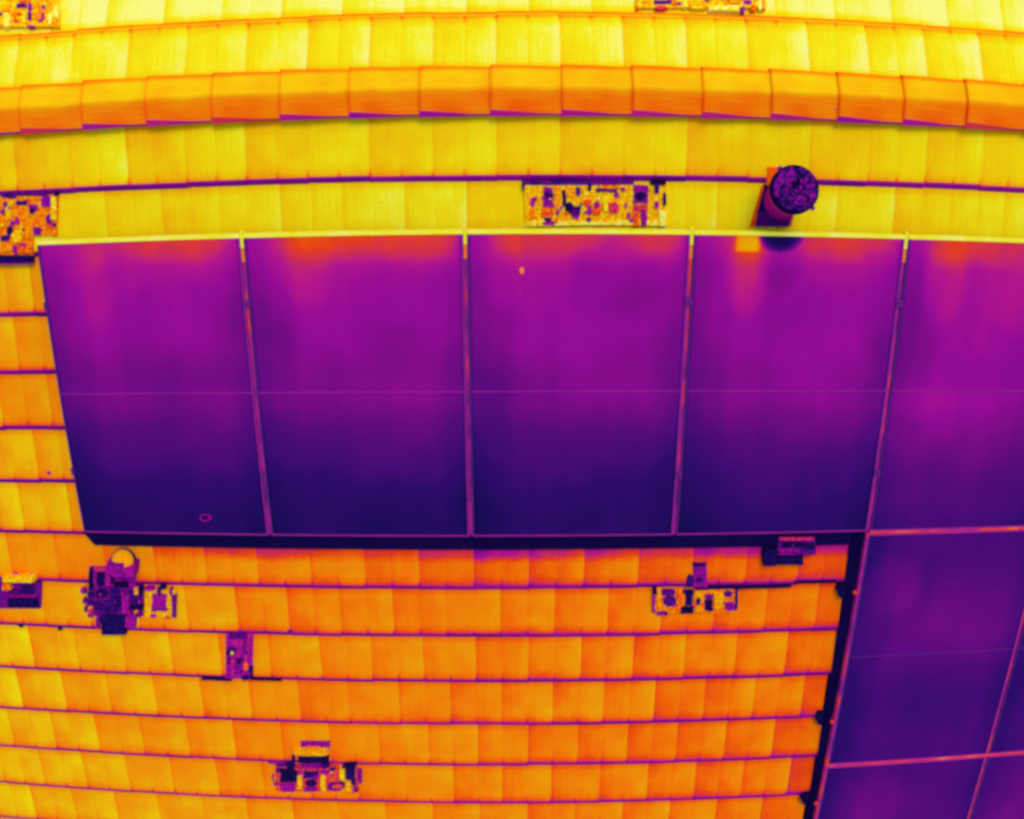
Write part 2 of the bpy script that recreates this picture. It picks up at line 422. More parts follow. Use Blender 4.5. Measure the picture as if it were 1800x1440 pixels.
PANELS = [  # column, row, label, glass options, frame heat
 (0, 0, 'leftmost violet solar panel, with a small pink ring mark near its foot', dict(top=.06, warm=[('e', .30, -.28, .10, .22, .020, .9)])),
 (1, 0, 'violet solar panel with the strongest orange-red glow along its top edge', dict(top=.115, warm=[('e', .33, -.16, .13, .22, .05, .9)])),
 (2, 0, 'middle violet solar panel with a tiny orange spot below its top edge', dict(top=.06, warm=[('e', .76, -.27, .22, .20, -.05, .95), ('e', .18, -.20, .1, .2, .03, .9)])),
 (3, 0, 'violet solar panel with a yellow square patch, directly below the round flue', dict(top=.10, warm=[('r', .285, -.06, .065, .045, .20), ('e', .29, -.23, .10, .20, .07, .95), ('e', .456, -.0, .110, .095, -.44, .65), ('e', .47, -.10, .12, .20, -.05, .9), ('e', .60, -1.15, .62, .55, .035, .95)])),  # dark half-ellipse paints the flue's reflection into the glass
 (4, 0, 'violet solar panel at the right end of the upper row, cut by the frame', dict(top=.06, lift=.02, warm=[('e', .24, -.22, .12, .25, .06, .9), ('e', .25, -1.5, .75, .65, .10, .95)])),
 (4, 1, 'dark violet solar panel in the second row, standing right of the lower tiles', dict(warm=[('e', .22, -.36, .16, .2, .05, .9), ('e', .75, -.65, .4, .4, .03, .9)])),
 (5, 1, 'dark violet solar panel at the right border of the second row', dict()),
 (4, 2, 'lowest dark violet solar panel beside the orange tiles, cut by the bottom border', dict(warm=[('e', .35, -.33, .25, .25, .06, .9)])),
 (5, 2, 'dark violet solar panel in the bottom right corner', dict(lift=.04)),
]
def panel(col, row, label, opt):
    t = tag(empty('solar_panel', NEAR @ Matrix.Translation((col * PP + GAP / 2, -row * RP - GAP / 2, PZ))), label, 'solar panel', 'solar panels mounted on the near slope')
    fw = 0.009; tr = 0.021 if row == 0 else 0.009; H = 0.035
    g = place('glass', mesh('glass', *box(fw, -PHT + fw, -0.012, PWD - fw, -tr, -0.0035), glass_material('panel_glass', P_TOP if row == 0 else P_LOW, clouds=.07 if row == 0 else .05, **opt)), t)
    # the two half-cell fields are parted by a thin raised conductor
    place('busbar', mesh('busbar', *box(fw, -PHT * .5 - 0.0030, -0.0035, PWD - fw, -PHT * .5 + 0.0030, -0.0015), M_RAIL), t, heat=0.435 if row == 0 else 0.315)
    hot = 0.965 if row == 0 else 0.52
    place('top_rail', mesh('rail', *box(0, -tr, -H, PWD, 0, 0), M_RAIL), t, heat=hot)
    place('bottom_rail', mesh('rail', *box(0, -PHT, -H, PWD, -PHT + fw, 0), M_RAIL), t, heat=0.43 if row == 0 else 0.5)
    place('side_rail', mesh('rail', *box(0, -PHT + fw + .001, -H, fw, -tr - .001, 0), M_RAIL), t, heat=0.27)
    place('side_rail', mesh('rail', *box(PWD - fw, -PHT + fw + .001, -H, PWD, -tr - .001, 0), M_RAIL), t, heat=0.43)
    place('backing_sheet', mesh('back', *box(0.02, -PHT + .02, -0.03, PWD - .02, -.03, -0.016), M_DARK), t, heat=0.05)
for args in PANELS: panel(*args)

# mounting rails carry the panels, running along the roof under them
RAILS = [(-0.38, -0.02, 5.9), (-1.37, -0.02, 5.9), (-0.38 - RP, 4.60, 6.9), (-1.37 - RP, 4.60, 6.9), (-0.38 - 2 * RP, 4.60, 6.9)]
WHERE = ['highest', 'second', 'third', 'fourth', 'lowest']
for (y, x0, x1), w in zip(RAILS, WHERE):
    o = place('mounting_rail', mesh('rail', *box(x0, -0.02, 0.03, x1, 0.02, PZ - 0.036), M_RAIL), None, heat=0.3)
    o.matrix_world = NEAR @ Matrix.Translation((0, y, 0))
    tag(o, w + ' long metal mounting rail running under the solar panels', 'mounting rail', 'mounting rails')
# joint strips with clamps between neighbouring panels
def joint(x, y0, y1, label, clamps, vertical=True, hot_top=False, heat=0.55):
    t = tag(empty('joint_strip', NEAR @ Matrix.Translation((x, y0, PZ))), label, 'joint strip', 'strips in the joints between the panels')
    L = y1 - y0
    if vertical:
        a = -0.16 if hot_top else 0.0
        place('strip', mesh('strip', *box(-0.0075, L, -0.04, 0.0075, a, -0.009), M_STRIP), t, heat=heat, low=0.07 if hot_top else 0.0)
        if hot_top:
            place('hot_end', mesh('end', *box(-0.0085, -0.085, -0.03, 0.0085, 0.006, -0.003), M_RAIL), t, heat=0.94)
            place('warm_end', mesh('end', *box(-0.0085, -0.158, -0.03, 0.0085, -0.087, -0.006), M_RAIL), t, heat=0.74)
        for c in clamps:
            place('clamp', mesh('clamp', *box(-0.017, c - 0.02, -0.01, 0.017, c + 0.02, 0.005), M_RAIL), t, heat=0.36)
            place('clamp_bolt', mesh('bolt', *[q for q in revolve([(0.006, 0.005), (0.006, 0.011), (0.004, 0.012)], 8)], M_RAIL), t, (0, c, 0), heat=0.22)
    else:
        place('strip', mesh('strip', *box(0, -0.0085, -0.03, L, 0.0085, -0.004), M_STRIP), t, heat=heat, low=0.0)
for i, w in enumerate(('first and second', 'second and third', 'third and fourth', 'fourth and fifth')):
    joint((i + 1) * PP, 0.0, -RP + 0.012, 'thin speckled strip in the joint between the %s upper panels' % w, (-0.38, -1.37) if i != 1 else (-1.50,), hot_top=True)
def joint_h(x0, x1, y, label, heat=.6):
    joint(x0, y, y + (x1 - x0), label, (), vertical=False, heat=heat)
joint_h(4 * PP + .012, 6 * PP, -RP, 'glowing strip between the upper row and the second row of panels')
joint_h(4 * PP + .012, 6 * PP, -2 * RP, 'glowing strip between the second and lowest rows of panels at right')
joint(5 * PP, -RP - .012, -3 * RP, 'pink speckled strip between the two lower columns of panels', (), heat=0.50)

# ------------------------------------------------------------------ panels' shade on the tiles, put in as a solid dark band
def shade_band():
    t = tag(empty('panel_shade_band', NEAR), 'dark navy band standing in for the shadow of the panels along the tiles', 'shade_band')
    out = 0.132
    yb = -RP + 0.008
    for i, (x0, x1) in enumerate(((-0.03, 1.10), (1.10, 2.262), (2.262, 3.40), (3.40, 4.545))):
        x1 -= 0.003
        a, c, d = (.02, .03, .045) if i == 0 else (0, 0, 0)
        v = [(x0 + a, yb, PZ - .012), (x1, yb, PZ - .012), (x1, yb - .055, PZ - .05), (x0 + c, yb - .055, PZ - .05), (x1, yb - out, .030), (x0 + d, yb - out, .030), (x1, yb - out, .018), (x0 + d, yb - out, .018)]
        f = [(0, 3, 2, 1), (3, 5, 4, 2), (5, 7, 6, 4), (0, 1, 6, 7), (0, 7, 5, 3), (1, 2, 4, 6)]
        place('shade_band_piece', mesh('shade_band', v, f, M_DARK), t, heat=0.055 + .01 * (i % 2))
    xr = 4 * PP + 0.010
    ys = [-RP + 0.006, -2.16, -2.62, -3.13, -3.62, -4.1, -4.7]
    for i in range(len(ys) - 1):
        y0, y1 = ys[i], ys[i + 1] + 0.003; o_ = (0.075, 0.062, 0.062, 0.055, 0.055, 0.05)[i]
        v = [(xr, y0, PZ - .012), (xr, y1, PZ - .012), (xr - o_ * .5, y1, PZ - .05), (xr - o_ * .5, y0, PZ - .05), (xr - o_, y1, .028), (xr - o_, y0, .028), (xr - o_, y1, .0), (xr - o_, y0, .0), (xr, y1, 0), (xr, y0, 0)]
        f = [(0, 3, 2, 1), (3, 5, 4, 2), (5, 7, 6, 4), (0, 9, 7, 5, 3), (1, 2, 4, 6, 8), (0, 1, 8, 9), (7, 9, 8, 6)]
        place('shade_band_piece', mesh('shade_band', v, f, M_DARK), t, heat=0.05 + .015 * (i % 2))
    for y in (-2.155, -3.128, -3.831):
        v, f = revolve([(0.013, 0), (0.013, 0.008), (0.008, 0.014), (0.002, 0.015)], 10)
        place('end_bolt', mesh('bolt', v, f, M_ANY), t, (4.590, y, PZ + .001), heat=0.63)
        v, f = prism([(4.535, y - .09), (4.565, y - .09), (4.565, y + .02), (4.515, y + .02), (4.505, y - .03)], 0.0, 0.05, .1)
        place('dark_bulge', mesh('bracket', v, f, M_DARK), t, heat=0.05)  # dark bulge, not a bracket, widening the shade band beside each bolt
shade_band()
# pink edge along the outer side of the lower column
o = place('edge_trim', mesh('trim', *box(-0.008, -2 * RP - .2, -0.035, 0.005, -0.002, 0.003), M_STRIP), None, heat=0.5, low=0.0)
o.matrix_world = NEAR @ Matrix.Translation((4 * PP, -RP, PZ)); tag(o, 'long pink and orange trim along the left edge of the lower panels', 'trim')

# pieces of the vents: shape, heat, height, corner points in metres on the slope
VENTS = {
 'wide_vent': [
  ('base', 0.86, 0.005, (2.607, -0.0073, 3.3376, -0.0044, 3.3299, 0.2087, 2.6071, 0.2047)),
  ('r', 0.965, 0.005, (2.607, -0.0073, 3.3376, -0.0044, 3.3366, 0.0221, 2.607, 0.019)),
  ('r', 0.15, 0.005, (2.5975, 0.1821, 2.6122, 0.182, 2.6123, 0.2273, 2.5975, 0.2273)),
  ('r', 0.33, 0.005, (2.6135, 0.206, 3.1673, 0.2082, 3.1667, 0.2283, 2.6135, 0.226)),
  ('r', 0.18, 0.005, (2.6456, 0.2091, 2.6905, 0.2091, 2.6904, 0.2246, 2.6456, 0.2247)),
  ('r', 0.17, 0.005, (2.7354, 0.2175, 2.9153, 0.218, 2.9151, 0.2309, 2.7353, 0.2304)),
  ('e', 0.5, 0.005, (2.6361, 0.0877, 2.6651, 0.0876, 2.665, 0.143, 2.636, 0.143)),
  ('r', 0.76, 0.005, (2.6329, 0.0255, 2.6588, 0.0254, 2.6587, 0.0876, 2.6329, 0.0877)),
  ('r', 0.42, 0.005, (2.7038, 0.0908, 2.7587, 0.0908, 2.758, 0.1981, 2.7034, 0.1981)),
  ('e', 0.16, 0.009, (2.71, 0.1371, 2.7454, 0.1371, 2.7451, 0.1695, 2.7098, 0.1695)),
  ('r', 0.69, 0.005, (2.6944, 0.0385, 2.7623, 0.0385, 2.762, 0.0908, 2.6942, 0.0909)),
  ('r', 0.2, 0.005, (2.7107, 0.0188, 2.756, 0.0188, 2.7559, 0.0385, 2.7106, 0.0385)),
  ('r', 0.45, 0.005, (2.701, -0.0042, 2.7692, -0.0042, 2.769, 0.0188, 2.7009, 0.0188)),
  ('r', 0.86, 0.005, (2.6748, 0.0778, 2.6942, 0.0778, 2.6937, 0.2046, 2.6745, 0.2046)),
  ('r', 0.78, 0.005, (2.762, 0.0778, 2.7879, 0.0778, 2.7868, 0.2046, 2.7611, 0.2046)),
  ('r', 0.12, 0.005, (2.8007, 0.0909, 2.8233, 0.0909, 2.8224, 0.182, 2.7999, 0.182)),
  ('e', 0.08, 0.005, (2.814, 0.0549, 2.8658, 0.055, 2.865, 0.1171, 2.8134, 0.117)),
  ('e', 0.28, 0.005, (2.8467, 0.032, 2.8986, 0.0322, 2.8976, 0.0977, 2.8459, 0.0975)),
  ('r', 0.3, 0.005, (2.8711, 0.1497, 2.8937, 0.1498, 2.893, 0.1952, 2.8705, 0.1951)),
  ('r', 0.1, 0.005, (2.8785, 0.0747, 2.898, 0.0748, 2.8976, 0.0977, 2.8782, 0.0976)),
  ('r', 0.8, 0.005, (2.8131, 0.1431, 2.8647, 0.1432, 2.864, 0.1984, 2.8126, 0.1982)),
  ('r', 0.1, 0.005, (2.932, 0.1759, 2.9513, 0.176, 2.9506, 0.2214, 2.9313, 0.2213)),
  ('r', 0.62, 0.005, (2.9106, 0.0977, 2.9494, 0.0979, 2.9489, 0.1305, 2.9101, 0.1303)),
  ('e', 0.5, 0.005, (2.9626, 0.0848, 2.9983, 0.085, 2.9975, 0.1242, 2.9619, 0.124)),
  ('r', 0.45, 0.005, (2.9307, 0.052, 2.9567, 0.0521, 2.9559, 0.0979, 2.93, 0.0978)),
  ('r', 0.3, 0.005, (2.974, 0.1696, 3.084, 0.1704, 3.0836, 0.1866, 2.9738, 0.1859)),
  ('r', 0.42, 0.005, (3.0651, 0.1442, 3.0911, 0.1444, 3.0905, 0.1704, 3.0646, 0.1702)),
  ('r', 0.72, 0.005, (2.9866, 0.1879, 3.0965, 0.1887, 3.0961, 0.2062, 2.9863, 0.2054)),
  ('r', 0.6, 0.005, (3.0411, 0.0591, 3.0931, 0.0594, 3.0917, 0.1183, 3.0398, 0.1179)),
  ('r', 0.92, 0.005, (3.0117, 0.0654, 3.0377, 0.0656, 3.0359, 0.1505, 3.01, 0.1503)),
  ('r', 0.68, 0.005, (2.9567, 0.0521, 3.0022, 0.0523, 3.0015, 0.085, 2.9561, 0.0848)),
  ('r', 0.4, 0.005, (3.1033, 0.1738, 3.1228, 0.174, 3.1222, 0.1967, 3.1028, 0.1965)),
  ('e', 0.5, 0.005, (3.1217, 0.0891, 3.138, 0.0892, 3.1373, 0.1154, 3.121, 0.1153)),
  ('r', 0.55, 0.005, (3.1362, 0.0334, 3.1558, 0.0336, 3.155, 0.0631, 3.1354, 0.063)),
  ('r', 0.42, 0.005, (3.1667, 0.1124, 3.2449, 0.1131, 3.2421, 0.2044, 3.1642, 0.2036)),
  ('e', 0.06, 0.009, (3.1691, 0.1261, 3.2342, 0.1267, 3.2327, 0.1756, 3.1677, 0.1749)),
  ('r', 0.58, 0.005, (3.1643, 0.0796, 3.2427, 0.0803, 3.2419, 0.1065, 3.1636, 0.1058)),
  ('r', 0.68, 0.005, (3.1668, -0.0059, 3.1995, -0.0057, 3.197, 0.0799, 3.1643, 0.0796)),
  ('r', 0.45, 0.005, (3.2061, -0.0056, 3.2422, -0.0053, 3.2394, 0.0803, 3.2035, 0.08)),
  ('r', 0.03, 0.005, (3.2515, 0.2143, 3.3296, 0.2152, 3.3292, 0.2282, 3.2511, 0.2272)),
  ('r', 0.2, 0.005, (3.2726, 0.1657, 3.2987, 0.166, 3.2969, 0.2181, 3.2709, 0.2177)),
  ('r', 0.12, 0.005, (3.3205, 0.1041, 3.3369, 0.1043, 3.3345, 0.1697, 3.3182, 0.1695)),
  ('e', 0.5, 0.005, (3.2752, 0.0872, 3.3014, 0.0875, 3.3, 0.1268, 3.2739, 0.1265)),
  ('r', 0.98, 0.005, (3.3047, -0.0047, 3.3376, -0.0044, 3.3344, 0.0813, 3.3016, 0.0809)),
 ],
 'corner_vent': [
  ('base', 0.76, 0.005, (-0.3237, 0.0158, 0.0902, -0.0011, 0.119, 0.2136, -0.2894, 0.2334)),
  ('base', 0.74, 0.005, (-0.2685, -0.0959, -0.0667, -0.1034, -0.0506, 0.0045, -0.2511, 0.0127)),
  ('r', 0.3, 0.005, (-0.2192, 0.2202, -0.1127, 0.215, -0.1084, 0.2453, -0.2147, 0.2506)),
  ('r', 0.15, 0.005, (-0.1893, 0.2284, -0.1502, 0.2265, -0.1475, 0.2457, -0.1865, 0.2476)),
  ('r', 0.3, 0.005, (-0.1109, 0.2278, 0.0502, 0.22, 0.0523, 0.2359, -0.1086, 0.2437)),
  ('r', 0.18, 0.005, (-0.132, 0.1804, -0.0437, 0.1762, -0.0406, 0.1986, -0.1287, 0.2028)),
  ('r', 0.42, 0.005, (-0.0575, 0.1543, -0.0013, 0.1517, 0.0018, 0.1741, -0.0543, 0.1767)),
  ('e', 0.18, 0.009, (-0.056, 0.1258, -0.0243, 0.1244, -0.0194, 0.1597, -0.051, 0.1611)),
  ('r', 0.35, 0.005, (-0.0246, 0.1366, -0.0035, 0.1357, 0.0009, 0.1677, -0.0201, 0.1687)),
  ('e', 0.4, 0.005, (-0.2086, 0.171, -0.18, 0.1697, -0.1758, 0.1986, -0.2042, 0.2)),
  ('r', 0.4, 0.005, (-0.2324, 0.1331, -0.2037, 0.1318, -0.2003, 0.1544, -0.2289, 0.1558)),
  ('r', 0.82, 0.005, (-0.18, 0.1697, -0.1409, 0.1678, -0.1353, 0.2064, -0.1743, 0.2083)),
  ('r', 0.87, 0.005, (-0.2055, 0.096, -0.1662, 0.0943, -0.1551, 0.1685, -0.1943, 0.1704)),
  ('r', 0.42, 0.005, (0.0206, 0.1572, 0.0764, 0.1547, 0.0848, 0.2184, 0.0293, 0.221)),
  ('r', 0.35, 0.005, (0.0357, 0.0628, 0.0672, 0.0615, 0.0751, 0.1193, 0.0437, 0.1207)),
  ('r', 0.9, 0.005, (0.0668, 0.0842, 0.0982, 0.0829, 0.1151, 0.2106, 0.084, 0.212)),
  ('e', 0.1, 0.005, (-0.2109, 0.0143, -0.1732, 0.0127, -0.1652, 0.0648, -0.2028, 0.0665)),
  ('r', 0.25, 0.005, (-0.2558, -0.0168, -0.198, -0.0192, -0.1929, 0.0135, -0.2506, 0.016)),
  ('r', 0.52, 0.005, (-0.1553, 0.0709, -0.1268, 0.0697, -0.121, 0.1085, -0.1495, 0.1098)),
  ('r', 0.45, 0.005, (-0.1813, 0.0655, -0.1563, 0.0644, -0.1519, 0.0936, -0.1769, 0.0947)),
  ('r', 0.88, 0.005, (-0.126, 0.0272, -0.1117, 0.0266, -0.1045, 0.0753, -0.1187, 0.0759)),
  ('r', 0.87, 0.005, (-0.1851, -0.0296, -0.1241, -0.032, -0.1143, 0.0332, -0.175, 0.0358)),
  ('r', 0.84, 0.005, (-0.0921, -0.0103, -0.0779, -0.0108, -0.0697, 0.0444, -0.0839, 0.045)),
  ('r', 0.38, 0.005, (-0.0502, 0.0077, -0.0007, 0.0057, 0.0058, 0.0511, -0.0436, 0.0531)),
  ('r', 0.45, 0.005, (-0.1877, -0.0923, -0.1625, -0.0933, -0.1543, -0.0407, -0.1795, -0.0397)),
  ('r', 0.5, 0.005, (-0.141, -0.0478, -0.1052, -0.0492, -0.1027, -0.0328, -0.1384, -0.0314)),
  ('r', 0.12, 0.005, (0.1052, 0.2143, 0.1224, 0.2135, 0.1257, 0.2388, 0.1085, 0.2396)),
  ('r', 0.78, 0.005, (-0.2544, -0.0765, -0.1892, -0.079, -0.1825, -0.0363, -0.2475, -0.0337)),
  ('r', 0.71, 0.005, (-0.1578, -0.0868, -0.0647, -0.0903, -0.0593, -0.0542, -0.1522, -0.0507)),
  ('r', 0.62, 0.005, (0.0365, 0.0433, 0.075, 0.0417, 0.0786, 0.0675, 0.0401, 0.0691)),
  ('r', 0.09, 0.012, (-0.3435, -0.1266, -0.0754, -0.1363, -0.0706, -0.1051, -0.3382, -0.0951)),
  ('r', 0.38, 0.005, (-0.35, -0.143, -0.0741, -0.1528, -0.0719, -0.138, -0.3475, -0.128)),
  ('e', 0.4, 0.005, (-0.3054, 0.0841, -0.262, 0.0822, -0.247, 0.1794, -0.2901, 0.1815)),
  ('r', 0.85, 0.005, (-0.3103, -0.0146, -0.2703, -0.0162, -0.2599, 0.0493, -0.2997, 0.051)),
 ],
 'far_left_vent': [
  ('base', 0.86, 0.005, (-0.3146, 0.5094, 0.1189, 0.4705, 0.0746, 0.7614, -0.3669, 0.8057)),
  ('r', 0.3, 0.005, (-0.1591, 0.6122, -0.0895, 0.6056, -0.0937, 0.632, -0.1635, 0.6387)),
  ('r', 0.7, 0.005, (-0.1441, 0.6368, -0.0668, 0.6295, -0.0707, 0.6539, -0.1481, 0.6613)),
  ('r', 0.42, 0.005, (-0.082, 0.583, -0.0551, 0.5805, -0.0629, 0.6291, -0.0899, 0.6317)),
  ('r', 0.36, 0.005, (-0.0768, 0.527, -0.05, 0.5246, -0.059, 0.5809, -0.0858, 0.5833)),
  ('r', 0.45, 0.005, (0.0003, 0.5873, 0.0194, 0.5856, 0.015, 0.6139, -0.0041, 0.6156)),
  ('r', 0.55, 0.005, (0.0078, 0.5155, 0.0306, 0.5134, 0.0225, 0.5655, -0.0003, 0.5675)),
  ('r', 0.79, 0.005, (-0.0417, 0.5199, 0.0078, 0.5155, -0.0092, 0.6241, -0.0591, 0.6288)),
  ('r', 0.5, 0.005, (-0.0099, 0.5092, 0.0204, 0.5065, 0.0186, 0.5184, -0.0118, 0.5211)),
  ('r', 0.5, 0.005, (-0.0697, 0.4831, -0.0278, 0.4793, -0.0297, 0.4913, -0.0716, 0.495)),
  ('r', 0.6, 0.005, (-0.155, 0.5183, -0.1318, 0.5162, -0.1351, 0.5363, -0.1583, 0.5384)),
  ('r', 0.7, 0.005, (-0.1513, 0.5656, -0.1127, 0.562, -0.1154, 0.5781, -0.154, 0.5817)),
  ('r', 0.78, 0.005, (-0.2364, 0.5936, -0.1896, 0.5891, -0.1937, 0.6135, -0.2406, 0.618)),
  ('r', 0.97, 0.005, (-0.2116, 0.492, -0.1768, 0.4888, -0.1928, 0.5854, -0.2279, 0.5887)),
  ('r', 0.92, 0.005, (-0.1042, 0.5098, -0.0812, 0.5077, -0.0955, 0.5962, -0.1187, 0.5984)),
  ('r', 0.97, 0.005, (0.0531, 0.4879, 0.0795, 0.4856, 0.0674, 0.5654, 0.0409, 0.5678)),
  ('r', 0.8, 0.005, (0.0914, 0.4807, 0.1102, 0.479, 0.1042, 0.5188, 0.0854, 0.5204)),
  ('r', 0.97, 0.005, (0.0816, 0.5207, 0.1118, 0.5181, 0.0972, 0.6144, 0.0669, 0.6171)),
  ('r', 0.92, 0.005, (-0.1788, 0.6161, -0.1516, 0.6135, -0.1598, 0.6624, -0.1871, 0.6651)),
  ('r', 0.82, 0.005, (0.0251, 0.597, 0.0479, 0.5949, 0.0404, 0.6435, 0.0175, 0.6456)),
  ('r', 0.78, 0.005, (-0.1647, 0.5311, -0.1492, 0.5297, -0.1592, 0.5902, -0.1748, 0.5917)),
  ('r', 0.7, 0.005, (-0.2669, 0.681, -0.1107, 0.6658, -0.1161, 0.6986, -0.2726, 0.7141)),
  ('r', 0.4, 0.005, (-0.092, 0.668, 0.0803, 0.6519, 0.0746, 0.6885, -0.0981, 0.7049)),
 ],
 'far_vent': [
  ('base', 0.87, 0.005, (3.1849, 0.4709, 3.8724, 0.4955, 3.8912, 0.7001, 3.1943, 0.6729)),
  ('r', 0.33, 0.005, (3.2753, 0.4945, 3.3755, 0.4973, 3.377, 0.522, 3.2766, 0.5191)),
  ('r', 0.6, 0.005, (3.2895, 0.4643, 3.3474, 0.4659, 3.3484, 0.4843, 3.2904, 0.4826)),
  ('r', 0.5, 0.005, (3.4015, 0.4889, 3.4226, 0.4896, 3.424, 0.5112, 3.4027, 0.5105)),
  ('r', 0.75, 0.005, (3.3748, 0.485, 3.4013, 0.4859, 3.4035, 0.5228, 3.377, 0.522)),
  ('r', 0.8, 0.005, (3.2177, 0.4992, 3.2493, 0.5, 3.2497, 0.5092, 3.2182, 0.5084)),
  ('r', 0.85, 0.005, (3.4596, 0.4877, 3.5607, 0.4913, 3.5616, 0.5037, 3.4604, 0.5001)),
  ('r', 0.9, 0.005, (3.4743, 0.4698, 3.5487, 0.4725, 3.5499, 0.4897, 3.4754, 0.4871)),
  ('r', 0.45, 0.005, (3.7547, 0.5085, 3.798, 0.5105, 3.8004, 0.5385, 3.757, 0.5365)),
  ('r', 0.48, 0.005, (3.734, 0.4523, 3.7555, 0.4532, 3.7593, 0.4995, 3.7377, 0.4985)),
  ('r', 0.68, 0.005, (3.7892, 0.4701, 3.8162, 0.4713, 3.8194, 0.5084, 3.7923, 0.5071)),
  ('r', 0.98, 0.005, (3.8271, 0.4718, 3.8487, 0.4728, 3.8548, 0.5411, 3.833, 0.54)),
  ('r', 0.85, 0.005, (3.8493, 0.479, 3.871, 0.48, 3.8766, 0.5421, 3.8548, 0.5411)),
  ('r', 0.82, 0.005, (3.6741, 0.5081, 3.7388, 0.5109, 3.7408, 0.5357, 3.676, 0.5329)),
  ('r', 0.98, 0.005, (3.5639, 0.4608, 3.7298, 0.4674, 3.7324, 0.4983, 3.566, 0.4915)),
  ('r', 0.7, 0.005, (3.1898, 0.4618, 3.2002, 0.4621, 3.2011, 0.4804, 3.1906, 0.4802)),
  ('r', 0.96, 0.005, (3.4323, 0.4746, 3.4588, 0.4755, 3.4619, 0.5248, 3.4353, 0.5239)),
  ('r', 0.2, 0.005, (3.2874, 0.5256, 3.3933, 0.5287, 3.3959, 0.5721, 3.2897, 0.569)),
  ('r', 0.7, 0.005, (3.553, 0.5342, 3.7684, 0.5432, 3.7726, 0.5933, 3.5565, 0.584)),
 ],
 'cowl_vent': [
  ('base', 0.33, 0.005, (-0.1279, -2.3889, 0.2466, -2.3742, 0.284, -2.1561, -0.0843, -2.1681)),
  ('base', 0.84, 0.005, (0.2593, -2.3832, 0.4615, -2.376, 0.492, -2.1804, 0.2929, -2.1864)),
  ('base', 0.42, 0.005, (-0.0734, -2.1678, 0.0924, -2.1622, 0.1172, -2.025, -0.0468, -2.0298)),
  ('base', 0.43, 0.005, (0.091, -2.1699, 0.2368, -2.1652, 0.2659, -1.9948, 0.122, -1.9987)),
  ('e', 0.68, 0.005, (0.16, -2.0614, 0.26, -2.0585, 0.2739, -1.976, 0.1746, -1.9786)),
  ('e', 0.4, 0.005, (0.0994, -2.1238, 0.1988, -2.1207, 0.212, -2.0448, 0.1132, -2.0477)),
  ('r', 0.42, 0.1, (0.0972, -2.0461, 0.2124, -2.0426, 0.2291, -1.9477, 0.1147, -1.9509)),
  ('r', 0.46, 0.09, (0.1938, -2.0489, 0.2771, -2.0464, 0.2898, -1.9722, 0.2069, -1.9745)),
  ('r', 0.05, 0.005, (-0.0831, -2.1989, -0.0503, -2.1978, -0.0195, -2.0365, -0.0518, -2.0375)),
  ('r', 0.55, 0.005, (-0.0167, -2.0591, 0.0763, -2.0563, 0.0818, -2.026, -0.0109, -2.0288)),
  ('r', 0.08, 0.005, (-0.0227, -2.166, 0.035, -2.1641, 0.0549, -2.0569, -0.0023, -2.0587)),
  ('r', 0.5, 0.005, (0.035, -2.1641, 0.0709, -2.1629, 0.0891, -2.0635, 0.0535, -2.0645)),
  ('r', 0.1, 0.005, (0.0737, -2.1475, 0.0916, -2.1469, 0.1083, -2.0553, 0.0905, -2.0559)),
  ('e', 0.1, 0.005, (-0.0464, -2.2519, 0.0407, -2.2488, 0.0537, -2.1788, -0.0329, -2.1818)),
  ('r', 0.15, 0.005, (-0.0959, -2.246, -0.0521, -2.2444, -0.0461, -2.2131, -0.0898, -2.2147)),
  ('r', 0.42, 0.005, (-0.0559, -2.264, 0.0457, -2.2602, 0.0479, -2.2485, -0.0536, -2.2522)),
  ('r', 0.05, 0.012, (0.0944, -2.1656, 0.187, -2.1626, 0.1937, -2.1244, 0.1014, -2.1272)),
  ('r', 0.22, 0.005, (-0.122, -2.3411, 0.0752, -2.3334, 0.089, -2.2587, -0.1071, -2.2659)),
  ('r', 0.2, 0.005, (0.0346, -2.3192, 0.0998, -2.3168, 0.1253, -2.1764, 0.0609, -2.1786)),
  ('r', 0.12, 0.005, (0.0752, -2.3334, 0.1113, -2.332, 0.1313, -2.2224, 0.0954, -2.2236)),
  ('r', 0.55, 0.005, (-0.1316, -2.3891, -0.08, -2.3869, -0.0636, -2.3034, -0.1149, -2.3054)),
  ('e', 0.8, 0.009, (-0.111, -2.3303, -0.0816, -2.3291, -0.0769, -2.3053, -0.1062, -2.3065)),
  ('r', 0.3, 0.005, (-0.125, -2.3928, -0.0881, -2.3912, -0.0842, -2.3712, -0.121, -2.3727)),
  ('r', 0.2, 0.005, (-0.1437, -2.3578, -0.1267, -2.3571, -0.1172, -2.3094, -0.1341, -2.31)),
  ('r', 0.5, 0.005, (-0.1417, -2.2204, -0.1124, -2.2194, -0.1055, -2.1843, -0.1347, -2.1853)),
  ('r', 0.4, 0.005, (-0.142, -2.2946, -0.1199, -2.2938, -0.1121, -2.2544, -0.1341, -2.2552)),
  ('r', 0.25, 0.005, (-0.0359, -2.3851, 0.008, -2.3834, 0.0171, -2.3356, -0.0266, -2.3373)),
  ('r', 0.2, 0.005, (0.0111, -2.3674, 0.0693, -2.3651, 0.0781, -2.3176, 0.0201, -2.3198)),
  ('r', 0.25, 0.005, (0.1757, -2.2518, 0.2541, -2.2491, 0.2647, -2.1872, 0.1867, -2.1897)),
  ('r', 0.05, 0.005, (0.1632, -2.3223, 0.2597, -2.3188, 0.2651, -2.2875, 0.1688, -2.2909)),
  ('r', 0.2, 0.005, (0.1759, -2.2906, 0.226, -2.2888, 0.2328, -2.2498, 0.1829, -2.2515)),
  ('r', 0.08, 0.005, (0.2452, -2.2186, 0.2735, -2.2176, 0.284, -2.1561, 0.2558, -2.157)),
  ('r', 0.82, 0.005, (0.2168, -2.2195, 0.2452, -2.2186, 0.2545, -2.1646, 0.2262, -2.1655)),
